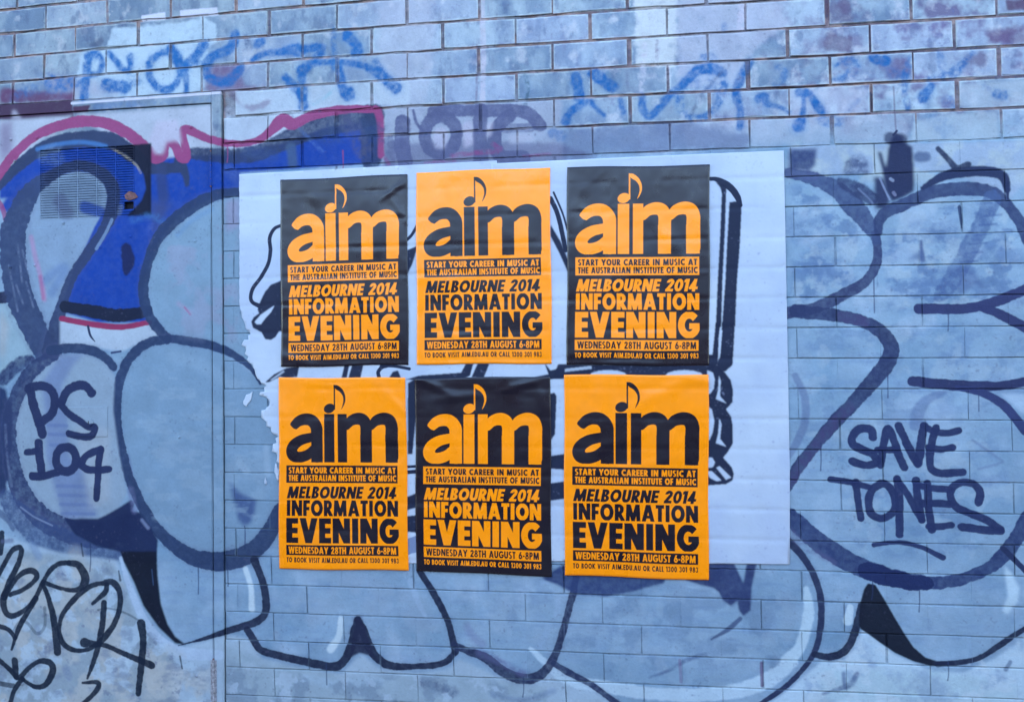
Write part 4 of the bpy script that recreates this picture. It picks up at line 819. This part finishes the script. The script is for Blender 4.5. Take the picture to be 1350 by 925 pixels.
M_POB = poster_material('poster_print_orange', IM_OB); M_PBO = poster_material('poster_print_black', IM_BO)

# ------------------------------------------------------------------ geometry helpers
def obj(name, vs, fs, m, parent=None, smooth=False, kind=None, uv=None):
    me = bpy.data.meshes.new(name); me.from_pydata([tuple(map(float, v)) for v in vs], [], fs); me.materials.append(m)
    if uv is not None:
        l = me.uv_layers.new(name='UVMap'); li = np.zeros(len(me.loops), np.int32); me.loops.foreach_get('vertex_index', li)
        l.data.foreach_set('uv', np.asarray(uv, np.float32)[li].ravel())
    if smooth: me.polygons.foreach_set('use_smooth', [True]*len(me.polygons))
    me.update(); o = bpy.data.objects.new(name, me); COL.objects.link(o)
    if parent: o.parent = parent
    if kind: o['kind'] = kind
    return o
def root(name, label, cat, group=None, loc=(0, 0, 0)):
    o = bpy.data.objects.new(name, None); COL.objects.link(o); o['label'] = label; o['category'] = cat; o.location = loc
    if group: o['group'] = group
    return o
def boxm(x0, x1, y0, y1, z0, z1, bev=0.):
    """box with a bevelled front (front is -y)"""
    if not bev:
        v = [(x0, y0, z0), (x1, y0, z0), (x1, y0, z1), (x0, y0, z1), (x0, y1, z0), (x1, y1, z0), (x1, y1, z1), (x0, y1, z1)]
        return v, [(0, 1, 2, 3), (5, 4, 7, 6), (4, 0, 3, 7), (1, 5, 6, 2), (3, 2, 6, 7), (4, 5, 1, 0)]
    v = [(x0+bev, y0, z0+bev), (x1-bev, y0, z0+bev), (x1-bev, y0, z1-bev), (x0+bev, y0, z1-bev),
         (x0, y0+bev, z0), (x1, y0+bev, z0), (x1, y0+bev, z1), (x0, y0+bev, z1), (x0, y1, z0), (x1, y1, z0), (x1, y1, z1), (x0, y1, z1)]
    f = [(0, 1, 2, 3)]
    for a in (0, 4):
        for i in range(4): f.append((a+i, a+4+i, a+4+(i+1) % 4, a+(i+1) % 4))
    f = [f[0]]+[tuple(reversed(q)) if False else q for q in f[1:]]+[(11, 10, 9, 8)]
    return v, f
def joinm(parts):
    V, F = [], []
    for v, f in parts:
        o = len(V); V += list(v); F += [tuple(i+o for i in q) for q in f]
    return V, F
def depth(x, z):
    """how far the joints lie back: raked above, nearly filled with paint below"""
    t = min(max((z+.36)/.14, 0), 1)
    a = mnoise.noise(Vector((x*5.1, 3.3, z*5.1))); b = mnoise.noise(Vector((x*17., 8.3, z*40.))); c = mnoise.noise(Vector((x*60., 1.3, z*60.)))
    if t < .5: return max(.0006, .0034+.0016*a+.0016*b+.0006*c)
    return max(.0004, .0036+.0044*a+.0024*b+.001*c)
def brick_mesh(c, b, r):
    """c = joint-centre corners; the face stands proud of the mortar and has softened edges"""
    t = min(max((b[2]+.36)/.14, 0), 1)
    gx, gz = (.0002 if r.random() < .8 else .0012)*(1-t)+.0034*t*r.uniform(.6, 1.25), r.uniform(.0010, .0022)+.0012*t*r.uniform(.5, 1.4)
    fr = r.uniform(-.0012, .0012)*(1 if t > .3 else .4)
    tilt = [fr+r.uniform(-.0007, .0007) for _ in range(4)]
    (ax, az), (bx, bz), (cx_, cz_), (dx, dz) = c
    j = .0007+.0018*t
    top = [(ax+gx, az-gz), (bx-gx, bz-gz)]; bot = [(cx_-gx, cz_+gz), (dx+gx, dz+gz)]
    def lerp(p, q, s): return (p[0]+(q[0]-p[0])*s, p[1]+(q[1]-p[1])*s)
    ring = [(*top[0], tilt[0]), (*lerp(*top, .33), tilt[0]*.67+tilt[1]*.33), (*lerp(*top, .68), tilt[1]*.68+tilt[0]*.32), (*top[1], tilt[1]),
            (*bot[0], tilt[2]), (*lerp(*bot, .35), tilt[2]*.65+tilt[3]*.35), (*lerp(*bot, .66), tilt[3]*.66+tilt[2]*.34), (*bot[1], tilt[3])]
    ring = [(x+r.uniform(-j, j), z+r.uniform(-j, j), y) for x, z, y in ring]
    mx_ = sum(p[0] for p in ring)/8; mz_ = sum(p[1] for p in ring)/8
    e = .0013+.0016*t*r.random(); V = []
    chip = r.randrange(8) if (r.random() < .22*t+.04) else -1
    for i, (x, z, y) in enumerate(ring):
        ex_ = e*(3.2 if i == chip else 1)
        V.append((x-math.copysign(ex_, x-mx_), y, z-math.copysign(ex_, z-mz_)*(1.9 if i < 4 and i != chip else .7)))
    for i, (x, z, y) in enumerate(ring):
        V.append((x, y+e*.9, z))
    for x, z, y in ring: V.append((x, .03, z))
    n = 8
    F = [tuple(reversed(range(8)))]
    for a in (0, 8):
        for i in range(n): F.append((a+i, a+(i+1) % n, a+n+(i+1) % n, a+n+i))
    return V, F

# ------------------------------------------------------------------ the wall
wall = root('brick_wall', 'painted brick wall covered in grey and blue bubble graffiti and tags', 'wall', loc=(0, 0, 0)); wall['kind'] = 'thing'
def inframe(c, m=.02):
    D = []
    for x, z in c:
        d = np.array([x-CX, CD, z-CZ]); k_ = d@fw; D.append((PW/2+FPX*(d@rt)/k_, PH/2-FPX*(d@up)/k_))
    xs = [p[0] for p in D]; ys = [p[1] for p in D]
    vis = max(xs) > 1 and min(xs) < PW-1 and max(ys) > 1 and min(ys) < PH-1
    hid = (min(xs) > 378 and max(xs) < 1036 and min(ys) > 222 and max(ys) < 738)
    return vis and not hid
rb = random.Random(21); stuff = []; nb = 0
for b in BR:
    c = brick_corners(b)
    if c is None: continue
    v, f = brick_mesh(c, b, rb)
    if inframe(c) and nb < 300:
        obj('brick', v, f, M_BRICK, wall); nb += 1
    else: stuff.append((v, f))
v, f = joinm(stuff); obj('bricks_beyond', v, f, M_BRICK, wall, kind='stuff')
print('bricks', nb, 'rest', len(stuff))
# mortar: a rough sheet behind the brick faces, open where the door stands
def sheet(x0, x1, z0, z1, step, yf, r):
    nx = max(1, int((x1-x0)/step)); nz_ = max(1, int((z1-z0)/step)); V = []; F = []
    for i in range(nz_+1):
        for j in range(nx+1):
            x = x0+(x1-x0)*j/nx; z = z0+(z1-z0)*i/nz_; V.append((x, yf(x, z)+r.uniform(-.0007, .0007), z))
    for i in range(nz_):
        for j in range(nx):
            a = i*(nx+1)+j; F.append((a, a+1, a+nx+2, a+nx+1))
    return V, F
v, f = joinm([sheet(DOOR_R, 2.5, -2.15, .4, .008, depth, rb), sheet(-1.0, DOOR_R, DOOR_T, .4, .008, depth, rb),
              sheet(2.5, 5.1, GROUND, 3.1, .1, depth, rb), sheet(DOOR_R, 2.5, .4, 3.1, .1, depth, rb), sheet(-2.4, DOOR_R, .4, 3.1, .1, depth, rb),
              sheet(-2.4, -1.0, DOOR_T, .4, .1, depth, rb), sheet(DOOR_R, 2.5, GROUND, -2.15, .1, depth, rb), sheet(-2.4, -1.345, GROUND, DOOR_T, .1, depth, rb)])
obj('mortar', v, f, M_MORTAR, wall, smooth=True)
v, f = boxm(-2.4, 5.1, .031, .25, DOOR_T, 3.12); v2, f2 = boxm(DOOR_R, 5.1, .0312, .25, GROUND, DOOR_T-.001)
v, f = joinm([(v, f), (v2, f2), boxm(-2.4, -1.352, .0312, .25, GROUND, DOOR_T-.001)]); obj('wall_core', v, f, M_CONC, wall)

# ------------------------------------------------------------------ steel door, its frame, vent and fittings
door = root('metal_door', 'painted steel door with slotted vent and the tag PS 104', 'door', loc=(0, 0, 0))
JW = .036; LR = DOOR_R-JW-.0035; LT = DOOR_T-.0405; DL = -1.3
v, f = joinm([boxm(DOOR_R-JW, DOOR_R-.004, -.0052, .05, GROUND, DOOR_T-.0005, .0012), boxm(DL-.05, DOOR_R-JW-.0005, -.005, .05, DOOR_T-.037, DOOR_T-.002, .0012), boxm(DL-.05, DL-.004, -.005, .05, GROUND, DOOR_T-.0375, .0012)])
obj('door_frame', v, f, M_METAL, door)
def hole_sheet(x0, x1, z0, z1, hx0, hx1, hz0, hz1, y0, y1):
    P = [boxm(x0, hx0, y0, y1, z0, z1), boxm(hx1, x1, y0, y1, z0, z1), boxm(hx0, hx1, y0, y1, hz1, z1), boxm(hx0, hx1, y0, y1, z0, hz0)]
    return joinm(P)
(vx0, vz1), (vx1, vz0) = [tuple(q) for q in atp([(52, 197), (197, 284)])]
v, f = hole_sheet(DL, LR, GROUND+.01, LT, vx0, vx1, vz0, vz1, -.0022, .03)
leaf = obj('door_leaf', v, f, M_METAL, door)
door['kind'] = 'thing'
# raised lower sheet of the leaf (its upper and left edges show)
(px0, pz1), = [tuple(q) for q in atp([(42, 301)])]
v, f = boxm(px0, LR-.003, -.0036, -.0023, GROUND+.2, pz1, .0006); obj('door_panel', v, f, M_METAL, door)
v, f = boxm(DL, LR, .06, .07, GROUND, LT); obj('door_back', v, f, M_DARK, door)
vent = obj('vent_grille', *hole_sheet(vx0, vx1, vz0, vz1, vx0+.004, vx1-.006, vz0+.004, vz1-.004, -.0028, .002), M_METAL, door)
v, f = boxm(vx1-.05, vx1-.006, -.0024, -.0012, vz0+.004, vz1-.004); obj('blanking_strip', v, f, M_METAL, vent)
sl = []; nsl = 27; sx1 = vx1-.052
for i in range(nsl):
    z = vz0+.006+(vz1-vz0-.012)*(i+.5)/nsl; hgt = (vz1-vz0)/nsl*.46
    x1_ = sx1-(.034 if 2 <= i <= 4 else 0)*(1 if i > 0 else 1)
    # a folded louvre: upper lip leans out, lower edge goes in
    sl.append(([(vx0+.004, -.0030, z+hgt*.2), (x1_, -.0030, z+hgt*.2), (x1_, .005, z+hgt*1.5), (vx0+.004, .005, z+hgt*1.5),
                (vx0+.004, -.0022, z-hgt), (x1_, -.0022, z-hgt)], [(0, 1, 2, 3), (4, 5, 1, 0)]))
v, f = joinm(sl); obj('louvre', v, f, M_METAL, vent, kind='stuff')
v, f = joinm([boxm(vx0+.004+(sx1-vx0)*q-.0013, vx0+.004+(sx1-vx0)*q+.0013, -.0033, .0, vz0+.004, vz1-.004) for q in (.0, .2, .4, .6, .8, .99)]); obj('grille_bar', v, f, M_METAL, vent)
v, f = boxm(vx0+.002, vx1-.002, .012, .014, vz0, vz1); obj('vent_backing', v, f, M_DARK, vent)
# torn corner of the vent with rusty lip
hx, hz_ = atp([(176, 262)])[0]
v = [(hx-.03, -.0032, hz_+.012), (hx-.012, -.0055, hz_+.024), (hx+.008, -.0048, hz_+.018), (hx+.018, -.0034, hz_+.004), (hx+.004, -.0065, hz_-.002), (hx-.014, -.0056, hz_-.006), (hx-.026, -.0036, hz_)]
obj('bent_louvre', v+[(a, b_+.002, c_-.001) for a, b_, c_ in v], [(6, 5, 4, 3, 2, 1, 0), (7, 8, 9, 10, 11, 12, 13)]+[(i, (i+1) % 7, 7+(i+1) % 7, 7+i) for i in range(7)], M_RUST, vent)
def cyl(x, z, r, y0, y1, n=14, dome=0.):
    V = [(x+r*math.cos(6.2832*i/n), y0, z+r*math.sin(6.2832*i/n)) for i in range(n)]+[(x+r*math.cos(6.2832*i/n), y1, z+r*math.sin(6.2832*i/n)) for i in range(n)]+[(x, y0-dome, z)]
    F = [(i, (i+1) % n, 2*n) for i in range(n)]+[(i, n+i, n+(i+1) % n, (i+1) % n) for i in range(n)]
    return V, F
def vcyl(x, y, r, z0, z1, n=12):
    V = [(x+r*math.cos(6.2832*i/n), y+r*math.sin(6.2832*i/n), z) for z in (z0, z1) for i in range(n)]
    return V, [(i, (i+1) % n, n+(i+1) % n, n+i) for i in range(n)]+[tuple(reversed(range(n))), tuple(range(n, 2*n))]
hg_x = (LR+DOOR_R-JW)/2
def hinge(z0, z1, m):
    h_ = obj('hinge', *joinm([boxm(hg_x-.010, hg_x+.010, -.0062, -.004, z0+.002, z1-.002)]), m, door)
    k_ = 5; L = (z1-z0)/k_
    obj('hinge_barrel', *joinm([vcyl(hg_x, -.0075, .0036, z0+i*L+.0006, z0+(i+1)*L-.0006) for i in range(k_)]), m, h_)
    obj('hinge_pin', *vcyl(hg_x, -.0075, .0024, z0-.003, z1+.004), M_RUST, h_)
zh = [atp([(279, 868)])[0][1], atp([(280, 940)])[0][1]]; hinge(zh[1], zh[0], plain('worn_hinge', (130, 150, 180), .8, .002, var=.45, scale=120))
zh = [atp([(276, 201)])[0][1], atp([(276, 246)])[0][1]]; hinge(zh[1], zh[0], M_METAL)
(ax, az), (bx, bz) = [tuple(q) for q in atp([(90, 536), (143, 575)])]
lp = obj('lock_plate', *boxm(ax, bx, -.0058, -.0035, bz, az, .0006), M_METAL, door)
lx, lz = atp([(119, 556)])[0]; obj('lock_cylinder', *cyl(lx, lz, .014, -.0085, -.005, 18, .001), M_METAL, lp); obj('keyhole', *boxm(lx-.0012, lx+.0012, -.0099, -.0088, lz-.006, lz+.004), M_DARK, lp)
rp = cyl(0, 0, .0055, -.002, .004, 10, .0022); rm = None
for x_, y_ in ((15, 184), (50, 182), (20, 212), (133, 326), (173, 312), (84, 294), (237, 576), (14, 352), (47, 350), (258, 318), (252, 168), (260, 890), (30, 900)):
    x, z = atp([(x_, y_)])[0]
    if rm is None: o = obj('rivet', *rp, M_METAL, door); rm = o.data
    else: o = bpy.data.objects.new('rivet', rm); COL.objects.link(o); o.parent = door
    o.location = (x, -.0022, z)

# ------------------------------------------------------------------ paste-up sheets (real paper outlines, torn on the left)
LINES = []
def joint_dip(x, z):
    """paper sags a little into the joints behind it"""
    k_ = -z/CO; dz_ = (warp(x, z)[1]-z)/CO; d = abs((k_+dz_)-round(k_+dz_))*CO
    dip = .0016*math.exp(-(d/.0055)**2)
    par = 0 if math.floor(k_+dz_) % 2 else 1
    u = (x-(warp(x, z)[0]-x))/(2*HB)-par*.5; e_ = abs(u-round(u))*2*HB
    return (dip+.0009*math.exp(-(e_/.0055)**2))*max(.15, .75+1.3*mnoise.noise(Vector((x*6, 2.2, z*9))))
def jag(pts, amp, step, r):
    out = []
    for i in range(len(pts)):
        a = pts[i]; b = pts[(i+1) % len(pts)]; am = a[2] if len(a) > 2 else 0
        L = math.hypot(b[0]-a[0], b[1]-a[1]); n = max(1, int(L/(step if am else 40)))
        nx, ny = (b[1]-a[1])/L, -(b[0]-a[0])/L
        for k_ in range(n):
            t = k_/n; o_ = r.uniform(-am, am) if k_ else 0
            out.append((a[0]+(b[0]-a[0])*t+nx*o_, a[1]+(b[1]-a[1])*t+ny*o_))
    return out
def paper(name, outlines, y, m, r, label=None, cat=None, step=.0075, lift=None, group=None):
    P = []; E_ = []; Fc = []
    for ol_ in outlines:
        w_ = atp(ol_); n0 = len(P); P += [Vector(q) for q in w_]; Fc.append(list(range(n0, len(P))))
    a = np.array([tuple(q) for q in P]); x0, z0 = a.min(0); x1, z1 = a.max(0)
    nb_ = len(P); polys = [np.array([tuple(P[i]) for i in q]) for q in Fc]
    def inside(x, z):
        for q in polys:
            c = False; n = len(q)
            for i in range(n):
                x_, z_ = q[i]; xb, zb = q[i-1]
                if (z_ > z) != (zb > z) and x < (xb-x_)*(z-z_)/(zb-z_)+x_: c = not c
            if c: return True
        return False
    zi = z0+step/2
    while zi < z1:
        xi = x0+step/2
        while xi < x1:
            q = (xi+r.uniform(-.001, .001), zi+r.uniform(-.001, .001))
            if inside(*q) : P.append(Vector(q))
            xi += step*1.5
        zi += step*.75
    vo, ed, fo, *_ = delaunay_2d_cdt(P, [], Fc, 1, 1e-6)
    V = [(v_.x, y+joint_dip(v_.x, v_.y)+(lift(v_.x, v_.y) if lift else 0), v_.y) for v_ in vo]
    F = []
    cnt = {}
    for f_ in fo:
        f_ = list(f_); A = 0
        for i in range(len(f_)): A += V[f_[i]][0]*V[f_[(i+1) % len(f_)]][2]-V[f_[(i+1) % len(f_)]][0]*V[f_[i]][2]
        if A < 0: f_.reverse()
        F.append(tuple(f_))
        for i in range(len(f_)): e_ = (f_[i], f_[(i+1) % len(f_)]); cnt[e_] = 1
    bd = [e_ for e_ in cnt if (e_[1], e_[0]) not in cnt]; n = len(V); mp = {}
    for a_, b_ in bd:
        for q in (a_, b_):
            if q not in mp: mp[q] = len(V); V.append((V[q][0], y+.0016 if V[q][1] > y-.004 else V[q][1]+.0004, V[q][2]))
        F.append((a_, mp[a_], mp[b_], b_))
    o = obj(name, V, F, m, smooth=False)
    me = o.data; me.polygons.foreach_set('use_smooth', [i < len(fo) for i in range(len(me.polygons))])
    if label: o['label'] = label; o['category'] = cat
    if group: o['group'] = group
    return o
rj = random.Random(5)
left_out = jag([(316, 230), (480, 221), (655, 212), (656, 480), (657, 742), (545, 742), (420, 740), (385, 700), (372, 640, 2.5), (366, 604, 3), (360, 590, 3), (368, 575, 4), (358, 568, 3), (352, 556, 3), (345, 545, 3), (356, 530, 3), (342, 520, 3), (352, 508, 1), (345, 505, 1), (338, 495, 2), (333, 480, 2.5), (326, 474, 2.5), (325, 462, 2.5), (319, 455, 2.5), (331, 440, 1.5), (324, 432, .8), (319, 415, .5), (316, 400, .3)], 0, 3.5, rj)
right_out = jag([(648, 216), (840, 207), (1033, 199), (1037, 400), (1041, 620), (1041, 743), (900, 742), (744, 739), (650, 738)], 0, 8, rj)
scraps = [jag([(333, 516, 1.2), (332, 524, 1.2), (325, 536, 1.2), (321, 532, 1.2), (325, 520, 1)], 0, 3, rj), jag([(364, 610, 1.), (368, 620, 1), (367, 634, 1), (362, 622, 1)], 0, 3, rj), jag([(350, 628, .8), (352, 638, .8), (349, 637, .6)], 0, 3, rj)]
def wave(s, a): return lambda x, z: -a*(.5+.5*math.sin(x*9+s)*math.cos(z*7+s*2))
paper('pasted_sheet', [left_out], -.0026, M_PASTE, rj, 'white pasted sheet with ragged torn edge near the metal door and curling line drawing', 'paste-up', lift=wave(1, .0004))
paper('pasted_sheet', [right_out], -.0034, M_PASTE, rj, 'white pasted sheet with straight clean edges and a tall black slab drawing', 'paste-up', lift=wave(2, .0004))
for s_, lb in zip(scraps, ('largest white paper scrap, on the bricks between the door frame and the torn sheet', 'thin white paper scrap beside the lower left orange poster', 'tiny white paper scrap on the painted bricks below the torn sheet')):
    paper('paper_scrap', [s_], -.0022, M_PASTE, rj, lb, 'paper scrap', step=.004, group='scraps of torn paper')

# ------------------------------------------------------------------ the six posters
def poster(corners, m, label, seed, wrinkles, y=-.0050):
    r = random.Random(seed); c = atp(corners); nx, nz_ = 60, 96; V = []; U = []
    ed = [[r.uniform(-1, 1) for _ in range(12)] for _ in range(4)]
    for i in range(nz_+1):
        for j in range(nx+1):
            u, v_ = j/nx, i/nz_
            p = (c[0]*(1-u)+c[1]*u)*(1-v_)+(c[3]*(1-u)+c[2]*u)*v_
            # edges are cut straight but the sheet has stretched a little
            x, z = p; x += .0012*math.sin(v_*9+seed)*(abs(u-.5)*2)**4; z += .0012*math.sin(u*8+seed*2)*(abs(v_-.5)*2)**4
            h = .0010*math.sin(u*5.1+seed)*math.cos(v_*4.3+seed*1.7)
            q_ = Vector((x*9, seed*3.1, z*9)); h += .0013*mnoise.noise(q_*.8)+.0011*max(0, 1-abs(mnoise.noise(q_*1.3))*5)*max(0, mnoise.noise(q_*.6+Vector((3, 0, 1)))+.12)
            for (wu, wv, ang, ln, wd, am) in wrinkles:
                du, dv = (u-wu), (v_-wv)*1.45; a_ = math.cos(ang)*du+math.sin(ang)*dv; b_ = -math.sin(ang)*du+math.cos(ang)*dv
                h += am*math.exp(-(a_/ln)**2)*math.exp(-(b_/wd)**2)
            V.append((x, min(y+.7*joint_dip(x, z)-h-.0004, -.0041), z)); U.append((u, 1-v_))
    F = []
    for i in range(nz_):
        for j in range(nx):
            a = i*(nx+1)+j; F.append((a+nx+1, a+nx+2, a+1, a))
    n = len(V); loop = [j for j in range(nx+1)]+[i*(nx+1)+nx for i in range(1, nz_+1)]+[nz_*(nx+1)+j for j in range(nx-1, -1, -1)]+[i*(nx+1) for i in range(nz_-1, 0, -1)]
    for q in loop: V.append((V[q][0], -.0018, V[q][2])); U.append(U[q])
    L = len(loop)
    for i in range(L): F.append((loop[i], loop[(i+1) % L], n+(i+1) % L, n+i))
    o = obj('poster', V, F, m, uv=U, smooth=True); o['label'] = label; o['category'] = 'poster'; o['group'] = 'music school posters pasted in two rows'
    return o
P_ = [([(370, 238), (537, 230), (539, 480.5), (372, 483.5)], M_PBO, 'black poster with orange print and creased upper corner, above the poster covering torn paper', 1, [(.9, .08, -.6, .10, .018, .003), (.95, .2, 1.0, .12, .02, .002), (.3, .1, .1, .2, .04, .0008), (.05, .95, .3, .3, .03, .0015)]),
      ([(549, 228), (725, 221.5), (728, 479), (550.5, 480)], M_POB, 'orange poster with greyish lettering, between two black posters in the upper row', 2, [(.75, .35, .5, .2, .08, .0012), (.5, .02, 0, .3, .04, .001)]),
      ([(748, 221), (935.5, 218), (935, 482), (747.5, 480.5)], M_PBO, 'glossy black poster with orange print beside the bare white paper and slab drawing', 3, [(.75, .4, .9, .2, .05, .0018), (.1, .1, .6, .1, .05, .0015), (.96, .2, 1.5, .3, .02, .0016)]),
      ([(368.5, 497.7), (535, 497.5), (539, 751), (369, 749)], M_POB, 'orange poster with black print covering the torn paper edge, under a black poster', 4, [(.5, .05, .1, .3, .02, .0016), (.95, .15, .8, .15, .03, .0025), (.85, .3, .7, .12, .06, .0016)]),
      ([(548, 498.6), (726, 495.6), (727, 759), (549, 751)], M_PBO, 'black poster with orange print and buckled top edge, between two orange posters', 5, [(.12, .03, .5, .16, .03, .005), (.3, .10, -.1, .16, .03, .003), (.8, .04, -.3, .16, .03, .004), (.65, .09, .1, .2, .02, -.002), (.93, .1, 1.3, .12, .03, .003)]),
      ([(743.8, 493.5), (934, 494), (934, 764), (744.5, 757)], M_POB, 'orange poster with black print beside the drawn black fingers, hanging lowest of all', 6, [(.7, .08, -.5, .35, .05, .002), (.95, .03, .2, .1, .03, .003), (.4, .33, -.4, .25, .05, .0016), (.5, .45, -.2, .3, .03, .0012)])]
for a_ in P_: poster(*a_)

# ------------------------------------------------------------------ ground in front (below the picture)
o = obj('pavement', *boxm(-30, 30, -2.2, .3, GROUND-.3, GROUND), M_CONC); o['kind'] = 'structure'
v = [(-300, -300, GROUND-.13), (300, -300, GROUND-.13), (300, 300, GROUND-.13), (-300, 300, GROUND-.13)]
o = obj('ground', v, [(0, 1, 2, 3)], M_ASPH); o['kind'] = 'structure'

obj('upper_wall', *boxm(-12, 16, -.002, 6, 3.13, 5.6), M_BRICK, wall)  # unseen top of the wall, height added so the lane lies in shade
for a_, b_ in ((-12, -2.46), (5.08, 16)): obj('wall_beyond', *boxm(a_, b_, .001, 6, GROUND, 3.12), M_BRICK, wall)
lane = root('added_lane_wall', 'dark bluestone wall across the lane, unseen, added to darken poster reflections', 'wall', loc=(0, 0, 0)); lane['kind'] = 'thing'  # out of view; added and sized to keep reflections in the lower posters dark
M_BLUESTONE = plain('bluestone', (58, 62, 72), .9, .004, var=.35, scale=8)
obj('wall_body', *boxm(-14, 18, -8.6, -8.2, GROUND-.14, .86), M_BLUESTONE, lane); obj('coping', *boxm(-14, 18, -8.65, -8.15, .861, .94), M_BLUESTONE, lane)
